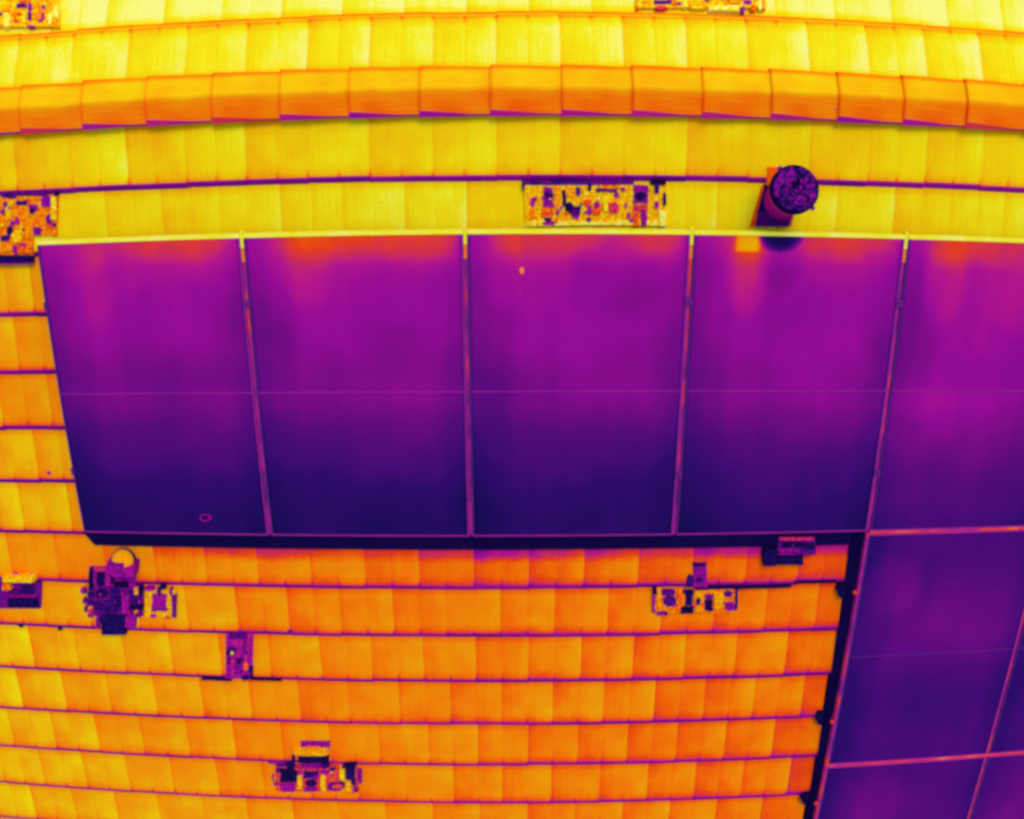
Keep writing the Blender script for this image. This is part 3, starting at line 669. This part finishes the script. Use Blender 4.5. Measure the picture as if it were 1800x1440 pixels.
  ('r', 0.45, 0.005, (0.1055, -2.3637, 0.1561, -2.3618, 0.1812, -2.2207, 0.1313, -2.2224)),
  ('r', 0.3, 0.005, (0.1373, -2.3862, 0.159, -2.3854, 0.1633, -2.3615, 0.1417, -2.3624)),
  ('r', 0.72, 0.005, (0.1934, -2.3526, 0.215, -2.3518, 0.2191, -2.3281, 0.1976, -2.3289)),
  ('r', 0.35, 0.005, (0.2101, -2.3795, 0.2316, -2.3787, 0.2364, -2.351, 0.215, -2.3518)),
  ('r', 0.45, 0.005, (0.3131, -2.317, 0.4119, -2.3136, 0.4293, -2.2051, 0.3312, -2.2081)),
  ('r', 0.38, 0.005, (0.3111, -2.3287, 0.4136, -2.3252, 0.4155, -2.3135, 0.3131, -2.317)),
  ('r', 0.3, 0.005, (0.3651, -2.2147, 0.3931, -2.2139, 0.4006, -2.1678, 0.3726, -2.1686)),
  ('r', 0.05, 0.005, (0.3936, -2.168, 0.4319, -2.1669, 0.4379, -2.1288, 0.3997, -2.1299)),
  ('r', 0.45, 0.005, (0.2929, -2.1864, 0.3561, -2.1844, 0.3599, -2.1614, 0.2967, -2.1633)),
  ('r', 0.5, 0.005, (0.2959, -2.3763, 0.3386, -2.3748, 0.3419, -2.355, 0.2993, -2.3566)),
  ('r', 0.4, 0.005, (0.449, -2.2121, 0.4664, -2.2116, 0.4736, -2.1657, 0.4562, -2.1662)),
  ('r', 0.35, 0.005, (0.4371, -2.3753, 0.4653, -2.3743, 0.4908, -2.2109, 0.463, -2.2117)),
  ('r', 0.6, 0.005, (0.3945, -2.3783, 0.4227, -2.3773, 0.4242, -2.3679, 0.396, -2.3688)),
  ('r', 0.1, 0.02, (-0.0549, -2.5125, 0.1102, -2.5053, 0.1352, -2.3689, -0.0282, -2.3754)),  # the vent's cast shadow as a dark slab, fringed by the rows after
  ('r', 0.36, 0.005, (-0.0832, -2.459, -0.05, -2.4576, -0.0359, -2.3851, -0.0689, -2.3865)),
  ('r', 0.45, 0.005, (0.1133, -2.4588, 0.1894, -2.4557, 0.2057, -2.3639, 0.1301, -2.3667)),
 ],
 'box_vent': [
  ('base', 0.36, 0.005, (-0.7655, -2.361, -0.4418, -2.3465, -0.4001, -2.1563, -0.7189, -2.1685)),
  ('r', 0.87, 0.05, (-0.6512, -2.1381, -0.4179, -2.1292, -0.4097, -2.0921, -0.6423, -2.1006)),
  ('r', 0.74, 0.03, (-0.6698, -2.2067, -0.6086, -2.2042, -0.5958, -2.1491, -0.6567, -2.1515)),
  ('r', 0.45, 0.005, (-0.5845, -2.1127, -0.5505, -2.1115, -0.5452, -2.0881, -0.5792, -2.0894)),
  ('r', 0.4, 0.005, (-0.4739, -2.1203, -0.4439, -2.1192, -0.4371, -2.0882, -0.4671, -2.0892)),
  ('r', 0.14, 0.005, (-0.5544, -2.2443, -0.4558, -2.2403, -0.441, -2.1733, -0.5391, -2.1771)),
  ('r', 0.25, 0.005, (-0.6309, -2.2475, -0.5544, -2.2443, -0.5462, -2.2086, -0.6225, -2.2117)),
  ('r', 0.42, 0.02, (-0.6578, -2.2633, -0.4483, -2.2546, -0.4457, -2.2427, -0.6549, -2.2513)),
  ('r', 0.08, 0.012, (-0.6733, -2.3445, -0.451, -2.3346, -0.436, -2.2668, -0.6571, -2.276)),
 ],
 'slim_vent': [
  ('base', 0.46, 0.005, (0.72, -2.8308, 0.898, -2.824, 0.9414, -2.4782, 0.7681, -2.4835)),
  ('r', 0.28, 0.005, (0.7832, -2.5209, 0.9003, -2.5172, 0.9057, -2.4751, 0.7889, -2.4786)),
  ('r', 0.5, 0.005, (0.7978, -2.5756, 0.8676, -2.5733, 0.8745, -2.5201, 0.8049, -2.5223)),
  ('r', 0.38, 0.005, (0.8587, -2.6421, 0.8882, -2.6411, 0.904, -2.5171, 0.8748, -2.518)),
  ('e', 0.25, 0.005, (0.7514, -2.6458, 0.8181, -2.6434, 0.8267, -2.5789, 0.7603, -2.5811)),
  ('r', 0.1, 0.005, (0.7514, -2.6458, 0.7737, -2.645, 0.779, -2.6061, 0.7567, -2.6069)),
  ('e', 0.95, 0.012, (0.781, -2.6313, 0.8032, -2.6305, 0.8058, -2.6111, 0.7836, -2.6119)),
  ('r', 0.66, 0.005, (0.7786, -2.6491, 0.799, -2.6484, 0.8008, -2.6354, 0.7804, -2.6361)),
  ('r', 0.25, 0.005, (0.748, -2.724, 0.7666, -2.7233, 0.7762, -2.6535, 0.7576, -2.6542)),
  ('r', 0.5, 0.005, (0.7582, -2.8116, 0.7807, -2.8107, 0.8016, -2.657, 0.7793, -2.6577)),
  ('r', 0.06, 0.005, (0.8055, -2.6828, 0.8536, -2.6811, 0.8553, -2.6681, 0.8072, -2.6697)),
  ('e', 0.1, 0.005, (0.8076, -2.7218, 0.8374, -2.7208, 0.8431, -2.6771, 0.8135, -2.6782)),
  ('r', 0.4, 0.005, (0.7906, -2.7926, 0.8317, -2.7911, 0.8434, -2.7031, 0.8025, -2.7046)),
  ('r', 0.7, 0.005, (0.847, -2.7598, 0.8767, -2.7587, 0.8852, -2.693, 0.8556, -2.694)),
  ('r', 0.52, 0.005, (0.863, -2.6938, 0.8815, -2.6931, 0.8882, -2.6411, 0.8698, -2.6417)),
  ('r', 0.06, 0.005, (0.8782, -2.8336, 0.9006, -2.8328, 0.914, -2.7268, 0.8918, -2.7276)),
  ('r', 0.12, 0.005, (0.8258, -2.8356, 0.8744, -2.8338, 0.8796, -2.7938, 0.8312, -2.7955)),
  ('r', 0.52, 0.005, (0.8915, -2.6152, 0.9044, -2.6148, 0.9183, -2.5041, 0.9056, -2.5045)),
 ],
 'hood_vent': [
  ('base', 0.62, 0.005, (0.9319, -3.7684, 1.3689, -3.7495, 1.3891, -3.5296, 0.9595, -3.5467)),
  ('base', 0.42, 0.005, (1.1463, -3.3974, 1.3418, -3.3903, 1.3485, -3.3194, 1.154, -3.3263)),
  ('r', 0.66, 0.005, (1.193, -3.3956, 1.2815, -3.3924, 1.2853, -3.3539, 1.1971, -3.357)),
  ('r', 0.83, 0.05, (1.1026, -3.4056, 1.3345, -3.3969, 1.3376, -3.3643, 1.1064, -3.3729)),
  ('r', 0.07, 0.012, (1.1178, -3.4974, 1.3288, -3.4893, 1.3343, -3.4322, 1.1242, -3.44)),
  ('r', 0.13, 0.005, (1.0697, -3.5357, 1.0934, -3.5347, 1.1037, -3.4438, 1.0802, -3.4448)),
  ('r', 0.2, 0.005, (0.9603, -3.5406, 1.0365, -3.5372, 1.0394, -3.5128, 0.9633, -3.5161)),
  ('r', 0.42, 0.005, (0.9152, -3.5214, 1.0343, -3.516, 1.0368, -3.4947, 0.9179, -3.5001)),
  ('r', 0.1, 0.005, (1.0329, -3.5678, 1.0852, -3.5655, 1.0935, -3.4923, 1.0415, -3.4945)),
  ('r', 0.4, 0.02, (1.1335, -3.5382, 1.2699, -3.5329, 1.2735, -3.4964, 1.1375, -3.5017)),
  ('r', 0.58, 0.022, (1.0854, -3.5507, 1.2551, -3.5438, 1.2563, -3.5316, 1.0868, -3.5385)),
  ('r', 0.2, 0.005, (1.2661, -3.5461, 1.3224, -3.544, 1.3271, -3.4954, 1.271, -3.4974)),
  ('r', 0.12, 0.005, (1.3259, -3.5561, 1.3681, -3.5546, 1.3698, -3.5363, 1.3277, -3.5378)),
  ('r', 0.45, 0.005, (1.2618, -3.589, 1.3512, -3.5857, 1.3541, -3.5551, 1.2648, -3.5583)),
  ('r', 0.06, 0.012, (0.9737, -3.6754, 1.0936, -3.6699, 1.1069, -3.5524, 0.9881, -3.5576)),
  ('r', 0.3, 0.005, (0.9534, -3.596, 0.9822, -3.5946, 0.9874, -3.5515, 0.9588, -3.5528)),
  ('r', 0.45, 0.005, (0.9638, -3.7448, 1.07, -3.7398, 1.0765, -3.6831, 0.9707, -3.688)),
  ('r', 0.42, 0.005, (0.9707, -3.7665, 1.0626, -3.7621, 1.0652, -3.74, 0.9735, -3.7443)),
  ('r', 0.5, 0.005, (1.1034, -3.6138, 1.1272, -3.6128, 1.1326, -3.5635, 1.1089, -3.5645)),
  ('r', 0.86, 0.005, (1.0892, -3.7389, 1.1228, -3.7374, 1.1367, -3.6124, 1.1034, -3.6138)),
  ('r', 0.18, 0.005, (1.1387, -3.637, 1.2432, -3.6327, 1.2495, -3.5711, 1.1455, -3.5752)),
  ('r', 0.42, 0.005, (1.2087, -3.6465, 1.2419, -3.6451, 1.247, -3.5957, 1.2139, -3.597)),
  ('e', 0.1, 0.005, (1.14, -3.7116, 1.226, -3.708, 1.2324, -3.6455, 1.1469, -3.649)),
  ('r', 0.42, 0.005, (1.1303, -3.7559, 1.2214, -3.7521, 1.226, -3.708, 1.1352, -3.7118)),
  ('r', 0.86, 0.005, (1.246, -3.7448, 1.2794, -3.7435, 1.2929, -3.6062, 1.2599, -3.6075)),
  ('e', 0.33, 0.005, (1.2883, -3.7494, 1.4119, -3.7448, 1.4197, -3.6572, 1.2969, -3.6616)),
  ('e', 0.63, 0.009, (1.3203, -3.7194, 1.4056, -3.7163, 1.4095, -3.6726, 1.3245, -3.6756)),
  ('r', 0.88, 0.005, (1.3831, -3.6461, 1.4208, -3.6448, 1.4289, -3.5526, 1.3915, -3.5538)),
  ('r', 0.84, 0.005, (1.4172, -3.7384, 1.4551, -3.7371, 1.462, -3.6558, 1.4244, -3.6571)),
  ('r', 0.04, 0.005, (1.4316, -3.5221, 1.5107, -3.5197, 1.5137, -3.4834, 1.4348, -3.4858)),
  ('r', 0.2, 0.005, (1.4119, -3.5349, 1.4352, -3.5341, 1.4379, -3.5038, 1.4146, -3.5045)),
  ('r', 0.14, 0.005, (1.426, -3.6385, 1.4871, -3.6365, 1.4953, -3.5383, 1.4347, -3.5402)),
  ('r', 0.12, 0.005, (1.4599, -3.6807, 1.4881, -3.6798, 1.4918, -3.6363, 1.4636, -3.6372)),
  ('r', 0.56, 0.005, (1.4892, -3.7234, 1.5034, -3.723, 1.5175, -3.5498, 1.5036, -3.5502)),
  ('r', 0.4, 0.005, (1.5122, -3.6728, 1.5286, -3.6723, 1.538, -3.5553, 1.5217, -3.5558)),
  ('r', 0.08, 0.005, (1.4829, -3.7425, 1.5042, -3.7418, 1.5062, -3.7166, 1.485, -3.7173)),
  ('r', 0.5, 0.005, (1.4629, -3.7557, 1.4818, -3.7551, 1.4871, -3.6923, 1.4683, -3.6929)),
  ('e', 0.5, 0.005, (0.9192, -3.6594, 0.9313, -3.6588, 0.9359, -3.6214, 0.9239, -3.622)),
 ],
 'ragged_vent': [
  ('base', 0.74, 0.005, (3.3928, -2.328, 3.9027, -2.3411, 3.885, -2.1597, 3.382, -2.1481)),
  ('base', 0.42, 0.005, (3.6175, -2.1484, 3.6981, -2.1503, 3.6843, -1.9819, 3.6048, -1.9803)),
  ('r', 0.1, 0.005, (3.6025, -2.0027, 3.6862, -2.0044, 3.6843, -1.9819, 3.6009, -1.9802)),
  ('e', 0.2, 0.005, (3.6268, -2.1119, 3.6749, -2.113, 3.672, -2.0765, 3.624, -2.0754)),
  ('e', 0.2, 0.005, (3.5734, -2.1474, 3.6216, -2.1485, 3.6146, -2.0571, 3.5667, -2.0561)),
  ('r', 0.46, 0.005, (3.6779, -2.1498, 3.7021, -2.1504, 3.6976, -2.0953, 3.6735, -2.0947)),
  ('r', 0.08, 0.005, (3.3765, -2.1894, 3.4004, -2.1899, 3.3976, -2.1438, 3.3738, -2.1434)),
  ('r', 0.45, 0.005, (3.3843, -2.3202, 3.4004, -2.3206, 3.3925, -2.1897, 3.3765, -2.1894)),
  ('r', 0.78, 0.005, (3.4079, -2.3113, 3.4321, -2.3118, 3.4227, -2.1627, 3.3988, -2.1622)),
  ('r', 0.3, 0.005, (3.425, -2.1996, 3.5131, -2.2015, 3.51, -2.1553, 3.4221, -2.1535)),
  ('e', 0.28, 0.005, (3.438, -2.2791, 3.5267, -2.281, 3.5212, -2.2016, 3.433, -2.1998)),
  ('r', 0.42, 0.005, (3.4096, -2.3397, 3.4581, -2.3407, 3.4557, -2.3029, 3.4073, -2.3019)),
  ('r', 0.2, 0.005, (3.4581, -2.3407, 3.4743, -2.3411, 3.4724, -2.3127, 3.4563, -2.3123)),
  ('r', 0.7, 0.005, (3.5297, -2.3235, 3.5622, -2.3242, 3.5507, -2.1653, 3.5186, -2.1646)),
  ('r', 0.08, 0.005, (3.5527, -2.1931, 3.6251, -2.1947, 3.6223, -2.1577, 3.55, -2.1561)),
  ('r', 0.12, 0.005, (3.5749, -2.2775, 3.6235, -2.2786, 3.6171, -2.1946, 3.5687, -2.1934)),
  ('r', 0.03, 0.005, (3.5463, -2.3286, 3.6357, -2.3308, 3.6317, -2.2788, 3.5426, -2.2767)),
  ('r', 0.79, 0.005, (3.6302, -2.2601, 3.687, -2.2615, 3.6794, -2.1683, 3.623, -2.167)),
  ('e', 0.12, 0.009, (3.6382, -2.2671, 3.6706, -2.2679, 3.6661, -2.2118, 3.6338, -2.2111)),
  ('r', 0.78, 0.005, (3.6431, -2.3215, 3.6921, -2.3228, 3.6886, -2.2803, 3.6398, -2.279)),
  ('r', 0.35, 0.005, (3.6928, -2.2336, 3.7456, -2.2349, 3.7424, -2.1976, 3.6898, -2.1963)),
  ('r', 0.08, 0.005, (3.6995, -2.3135, 3.7485, -2.3149, 3.7416, -2.2348, 3.6928, -2.2336)),
  ('r', 0.8, 0.005, (3.7554, -2.3009, 3.8128, -2.3025, 3.8017, -2.1806, 3.7449, -2.1791)),
  ('e', 0.3, 0.005, (3.8051, -2.2178, 3.8622, -2.2194, 3.8578, -2.1728, 3.8009, -2.1713)),
  ('r', 0.42, 0.005, (3.8219, -2.3122, 3.896, -2.3144, 3.8904, -2.2576, 3.8167, -2.2555)),
  ('r', 0.13, 0.005, (3.8877, -2.3141, 3.9001, -2.3145, 3.8846, -2.155, 3.8724, -2.1547)),
 ],
 'bracket': [
  ('base', 0.3, 0.005, (4.1019, -1.9201, 4.3348, -1.9263, 4.3223, -1.8281, 4.0912, -1.8225)),
  ('r', 0.56, 0.02, (4.0868, -1.8162, 4.3172, -1.8218, 4.3146, -1.8006, 4.0845, -1.7951)),
  ('r', 0.04, 0.005, (4.1203, -1.8673, 4.1851, -1.8689, 4.1812, -1.8352, 4.1165, -1.8337)),
  ('r', 0.05, 0.005, (4.1934, -1.8709, 4.2504, -1.8723, 4.2464, -1.8395, 4.1896, -1.8381)),
  ('r', 0.12, 0.005, (4.2524, -1.8884, 4.3261, -1.8903, 4.3205, -1.8458, 4.247, -1.8439)),
  ('r', 0.42, 0.005, (4.0995, -1.8978, 4.2376, -1.9014, 4.235, -1.879, 4.097, -1.8756)),
  ('r', 0.5, 0.005, (4.1019, -1.9201, 4.2076, -1.9229, 4.2066, -1.9139, 4.1009, -1.9112)),
  ('r', 0.08, 0.003, (4.0217, -1.9954, 4.107, -1.9976, 4.0946, -1.8855, 4.01, -1.8834)),  # the bracket's cast shadow, laid as an L of dark slabs
  ('r', 0.08, 0.003, (4.106, -1.9886, 4.2698, -1.9931, 4.2626, -1.9344, 4.0995, -1.9301)),
 ],
}

# ------------------------------------------------------------------ vents and fittings on the tiles
def fleck_mesh(sh, pts, z0, z1, rng):
    cx = sum(p[0] for p in pts) / 4; cy = sum(p[1] for p in pts) / 4
    wide = math.hypot(pts[1][0] - pts[0][0], pts[1][1] - pts[0][1]); tall = math.hypot(pts[3][0] - pts[0][0], pts[3][1] - pts[0][1])
    if sh == 'r' and max(wide, tall) < 0.075 and z1 < 0.055:
        # worn, rounded-off blades
        P = []
        ax = ((pts[1][0] - pts[0][0]) * .54, (pts[1][1] - pts[0][1]) * .54); ay = ((pts[3][0] - pts[0][0]) * .54, (pts[3][1] - pts[0][1]) * .54)
        for i in range(12):
            a = 2 * math.pi * (i + .5) / 12; k = rng.uniform(0.80, 1.12)
            c, s_ = math.cos(a), math.sin(a); c = math.copysign(abs(c) ** 0.6, c) * k; s_ = math.copysign(abs(s_) ** 0.6, s_) * k
            P.append((c * ax[0] + s_ * ay[0], c * ax[1] + s_ * ay[1]))
    elif sh == 'e':
        ax = ((pts[1][0] - pts[0][0]) / 2, (pts[1][1] - pts[0][1]) / 2); ay = ((pts[3][0] - pts[0][0]) / 2, (pts[3][1] - pts[0][1]) / 2)
        P = []
        for i in range(12):
            a = 2 * math.pi * i / 12; k = rng.uniform(0.9, 1.08)
            P.append((math.cos(a) * ax[0] * k + math.sin(a) * ay[0] * k, math.cos(a) * ax[1] * k + math.sin(a) * ay[1] * k))
    else:
        P = []
        for i in range(4):
            a, b = pts[i], pts[(i + 1) % 4]; j = 0.0040 if sh == 'r' else 0.0
            P.append((a[0] - cx + rng.uniform(-j, j), a[1] - cy + rng.uniform(-j, j)))
            if sh == 'r' and math.hypot(b[0] - a[0], b[1] - a[1]) > 0.03:
                P.append(((a[0] + b[0]) / 2 - cx + rng.uniform(-j, j), (a[1] + b[1]) / 2 - cy + rng.uniform(-j, j)))
    v, f = prism(P, z0, z1, 0.10 if sh != 'base' else 0.01)
    return mesh('fleck', v, f, M_MOTTLE if sh != 'base' else M_PLATE), (cx, cy)
INFO = {
 'wide_vent': ('wide mottled yellow and violet roof vent on the tiles above the middle panel', 'roof vent', 'roof_vent'),
 'corner_vent': ('mottled orange and violet vent touching the upper left corner of the panels', 'roof vent', 'roof_vent'),
 'far_left_vent': ('mottled yellow vent in the far top left corner beyond the ridge', 'roof vent', 'roof_vent'),
 'far_vent': ('speckled vent cut by the top border, beyond the ridge right of centre', 'roof vent', 'roof_vent'),
 'cowl_vent': ('dark violet vent with a yellow domed cowl below the first panel', 'roof vent', 'cowl_vent'),
 'box_vent': ('dark box vent with an orange top edge at the left border', 'roof vent', 'box_vent'),
 'slim_vent': ('narrow upright violet vent with a white-hot dot among the lower tiles', 'roof vent', 'roof_vent'),
 'hood_vent': ('hooded vent with an orange lintel and dark louvres near the bottom border', 'roof vent', 'hood_vent'),
 'ragged_vent': ('ragged dark and orange vent with an upright stub below the third and fourth panels', 'roof vent', 'roof_vent'),
 'bracket': ('small pink bracket with its navy shadow under the lower edge of the fourth panel', 'bracket', 'roof_bracket'),
}
for key, items in VENTS.items():
    label, cat, nm = INFO[key]; rng = random.Random(hash(len(items)) + 3)
    frame = FAR if key.startswith('far') else NEAR
    xs = [c for it in items for c in it[3][0::2]]; ys = [c for it in items for c in it[3][1::2]]
    ox, oy = (min(xs) + max(xs)) / 2, (min(ys) + max(ys)) / 2
    t = tag(empty(nm, frame @ Matrix.Translation((ox, oy, 0))), label, cat)
    w0 = 0.055 if key == 'bracket' else 0.024; lvl = 0
    for i, (sh, T, hh, c) in enumerate(items):
        pts = [(c[j] - ox, c[j + 1] - oy) for j in (0, 2, 4, 6)]
        lvl += 1
        if sh == 'base':
            me, ce = fleck_mesh('base', pts, 0.0, w0 + 0.004 + lvl * 0.0001, rng); name = 'base_plate'
        else:
            me, ce = fleck_mesh(sh, pts, 0.004, w0 + 0.004 + hh + lvl * 0.0002, rng)
            big = hh >= 0.03
            name = 'hood' if big else ('knob' if sh == 'e' else 'louvre_or_shadow')  # flat dark slabs among these are painted cast shadows
        place(name, me, t, (ce[0], ce[1], 0), T)
    # finer chips of the same grille between the large ones
    n_fine = {'wide_vent': 26, 'corner_vent': 10, 'ragged_vent': 14, 'cowl_vent': 26, 'hood_vent': 14, 'far_vent': 12, 'far_left_vent': 8}.get(key, 0)
    bases = [it for it in items if it[0] == 'base']
    for i in range(n_fine):
        c = bases[0][3]; fx, fy = rng.random(), rng.uniform(0.12, 0.95)
        px = c[0] + (c[2] - c[0]) * fx - ox; py = c[1] + (c[7] - c[1]) * fy - oy; a, d = rng.uniform(.004, .011), rng.uniform(.004, .013)
        me, ce = fleck_mesh('r', [(px - a, py - d), (px + a, py - d), (px + a, py + d), (px - a, py + d)], 0.004, w0 + 0.012 + i * 0.0002, rng)
        place('louvre_or_shadow', me, t, (ce[0], ce[1], 0), rng.choice((.1, .3, .45, .5, .62, .8, .9) if key != 'cowl_vent' else (.03, .1, .2, .42, .5)))
    if key == 'cowl_vent':
        # round pipe with a warm domed cap
        up = Vector((0, math.sin(PITCH), math.cos(PITCH)))
        rot = up.to_track_quat('Z', 'Y').to_euler()
        def piece(name, prof, heat, z, dx=0.0):
            v, f = revolve(prof, 24); o = place(name, mesh(name, v, f, M_ANY), t, (CX - ox + dx, CY - oy, 0), heat)
            o.location = Vector((CX - ox + dx, CY - oy, 0)) + up * z; o.rotation_euler = rot
        CX, CY = 0.205, -1.985
        piece('pipe', [(0.062, -0.02), (0.062, 0.06), (0.05, 0.061)], 0.42, 0.0)
        piece('cowl_rim', [(0.076, 0.0), (0.078, 0.008), (0.07, 0.010)], 0.10, 0.062)
        piece('domed_cap', [(0.070, 0.0), (0.066, 0.016), (0.052, 0.032), (0.03, 0.042), (0.008, 0.045)], 0.82, 0.073, -0.004)

# ------------------------------------------------------------------ flue with a round cowl above the fourth panel
def cowl_material():
    b = NB('cowl_top'); P, x, y, z = b.obj()
    n = b.n('ShaderNodeTexNoise'); n.inputs['Scale'].default_value = 34; n.inputs['Detail'].default_value = 2.0; n.inputs['Distortion'].default_value = 1.6
    b.t.links.new(P, n.inputs['Vector'])
    h = b.step(n.outputs[0], 0.42, 0.60, 0.0, 0.40, 'LINEAR')
    h = b.add(h, b.noise(b.scalev(P, (20, 20, 20)), 1.0, 0.06, 2.0))
    return b.done(h, n.outputs[0], 0.006)
def flue():
    t = tag(empty('flue_pipe', NEAR @ Matrix.Translation((3.946, 0.130, 0.0))), 'round flue pipe with a dark mottled cowl above the fourth panel', 'flue')
    up = Vector((0, math.sin(PITCH), math.cos(PITCH))); rot = up.to_track_quat('Z', 'Y').to_euler()
    def piece(name, prof, mat, heat, z, n=40):
        v, f = revolve(prof, n); o = place(name, mesh(name, v, f, mat), t, (0, 0, 0), heat)
        o.location = up * z; o.rotation_euler = rot; return o
    for nm, pts, h0, h1, ht in (('flashing_edge', [(-0.140, -0.118), (-0.100, -0.118), (-0.050, 0.093), (-0.086, 0.093)], 0.0, 0.028, 0.67),
                                ('flashing_edge', [(-0.066, 0.088), (0.03, 0.088), (0.03, 0.194), (-0.066, 0.194)], 0.0, 0.028, 0.70),
                                ('flashing', [(-0.108, -0.050), (0.09, -0.050), (0.11, 0.10), (-0.078, 0.10)], 0.0, 0.030, 0.10),
                                ('apron_shade', [(-0.114, -0.117), (0.066, -0.114), (0.086, -0.034), (-0.104, -0.038)], 0.0, 0.034, 0.30),  # violet of the flue's shade put into this apron's colour
                                ('flashing_lip', [(0.066, -0.112), (0.080, -0.110), (0.098, 0.0), (0.084, -0.02)], 0.0, 0.033, 0.60)):
        v, f = prism([(a - 0.022, c - 0.013) for a, c in pts], h0, h1, 0.02); place(nm, mesh(nm, v, f, M_ANY), t, (0, 0, 0), ht)
    piece('pipe', [(0.098, -0.05), (0.098, 0.235), (0.09, 0.24)], M_ANY, 0.48, 0.0)
    piece('collar', [(0.108, 0.0), (0.112, 0.02), (0.104, 0.03)], M_ANY, 0.54, 0.16)
    piece('cowl_band', [(0.112, 0.0), (0.124, 0.006), (0.124, 0.04), (0.118, 0.047), (0.108, 0.044)], M_ANY, 0.03, 0.235)
    piece('cowl_top', [(0.116, 0.0), (0.112, 0.010), (0.08, 0.020), (0.03, 0.024), (0.004, 0.025)], cowl_material(), 0.2, 0.277)
    rng = random.Random(4)
    for i in range(16):
        a = rng.uniform(0, 6.28); rr = rng.uniform(0.012, 0.1)
        v, f = prism([(math.cos(q * 0.785) * rng.uniform(.007, .017), math.sin(q * 0.785) * rng.uniform(.006, .014)) for q in range(8)], -0.004, 0.012, 0.3)
        zc = 0.277 + 0.024 * (1 - (rr / 0.116) ** 2)
        o = place('cowl_slot', mesh('slot', v, f, M_ANY), t, (0, 0, 0), rng.choice((0.0, 0.02, 0.36, 0.4, 0.28)))
        o.rotation_euler = rot; q = up.to_track_quat('Z', 'Y'); o.location = up * zc + q @ Vector((math.cos(a) * rr, math.sin(a) * rr, 0))
    # bracket ears that hold the cowl
    for a in (math.radians(140), math.radians(-62)):
        v, f = box(0.095, -0.012, 0.0, 0.142, 0.012, 0.006); o = place('cowl_ear', mesh('ear', v, f, M_ANY), t, (0, 0, 0), 0.4)
        o.rotation_mode = 'QUATERNION'; o.rotation_quaternion = up.to_track_quat('Z', 'Y') @ Matrix.Rotation(a, 3, 'Z').to_quaternion(); o.location = up * 0.225
flue()

# ------------------------------------------------------------------ small marks and loose bits
def thing_mesh(name, v, f, mat4, heat, label, cat):
    o = place(name, mesh(name, v, f, M_ANY), None, heat=heat); o.matrix_world = mat4; tag(o, label, cat); return o
rng = random.Random(11)
def droplet(r, hgt, ex=1.0, ey=1.3):
    pts = [(math.cos(a * .63) * r * ex * rng.uniform(.8, 1.15), math.sin(a * .63) * r * ey * rng.uniform(.8, 1.15)) for a in range(10)]
    return prism(pts, 0, hgt, 0.4)
thing_mesh('bird_dropping', *droplet(0.014, 0.004, .8, 1.3), NEAR @ Matrix.Translation((2.594, -0.222, PZ - .0035)), 0.78, 'small orange bird dropping on the glass of the middle panel', 'bird dropping')
thing_mesh('bird_dropping', *droplet(0.005, 0.002), NEAR @ Matrix.Translation((2.655, -0.29, PZ - .0035)), 0.55, 'faint pink speck to the right of the orange dropping on the middle panel', 'bird dropping')
thing_mesh('bird_dropping', *droplet(0.006, 0.002), NEAR @ Matrix.Translation((2.585, -0.345, PZ - .0035)), 0.52, 'faint pink speck below the orange dropping on the middle panel', 'bird dropping')
v, f = [], []
N = 26
for i in range(N):
    a = -0.5 + i / (N - 1) * 7.4; r = 0.026 - 0.011 * max(0, i - 18) / 7
    for dr, dz in ((-0.0035, 0), (0, 0.004), (0.0035, 0)):
        v.append((math.cos(a) * (r + dr) * 1.25, math.sin(a) * (r + dr) * .85, dz))
for i in range(N - 1):
    for k in (0, 1): f.append((i * 3 + k, i * 3 + k + 1, (i + 1) * 3 + k + 1, (i + 1) * 3 + k))
thing_mesh('dried_ring', v, f, NEAR @ Matrix.Translation((0.781, -1.637, PZ - .0033)), 0.47, 'little pink curled ring mark near the foot of the first panel', 'ring mark')
def dark_strip(x0, x1, y, heat, label):  # near-black bar laid along a tile edge
    v, f = [], []
    n = 8
    for i in range(n + 1):
        x = x0 + (x1 - x0) * i / n; j = rng.uniform(-.002, .002)
        v += [(x, j - .010, 0), (x, j + .010, 0), (x, j + .008, .012), (x, j - .008, .012)]
    for i in range(n):
        for k in range(4): f.append((i * 4 + k, i * 4 + (k + 1) % 4, (i + 1) * 4 + (k + 1) % 4, (i + 1) * 4 + k))
    f += [(3, 2, 1, 0), tuple(n * 4 + k for k in range(4))]
    o = thing_mesh('dark_strip', v, f, NEAR @ Matrix.Translation((0, y, 0.020)), heat, label, 'lead strip')  # category aside, only a near-black bar along the tile edge
dark_strip(0.56, 0.76, -2.836, 0.08, 'short black strip along the tile edge left of the narrow vent foot')
dark_strip(0.88, 1.085, -2.824, 0.02, 'black strip along the tile edge right of the narrow vent foot')
dark_strip(3.62, 4.22, -2.156, 0.04, 'long black strip along the tile edge right of the ragged vent')
dark_strip(4.235, 4.50, -2.130, 0.03, 'black strip along the tile edge beside the shade band corner')
def lump(x, y, r, heat, label):
    thing_mesh('moss_lump', *droplet(r, 0.014, 1.3, .8), NEAR @ Matrix.Translation((x, y, 0.018)), heat, label, 'moss')
lump(1.18, -2.455, 0.014, 0.4, 'small violet moss lump on a tile edge below the second panel')
lump(-0.62, -2.487, 0.014, 0.03, 'black moss lump on a tile edge at the left border')
lump(-0.345, -2.497, 0.013, 0.04, 'black moss lump on a tile edge below the box vent')
lump(-0.195, -1.402, 0.011, 0.45, 'small pink moss lump on a tile edge left of the first panel')
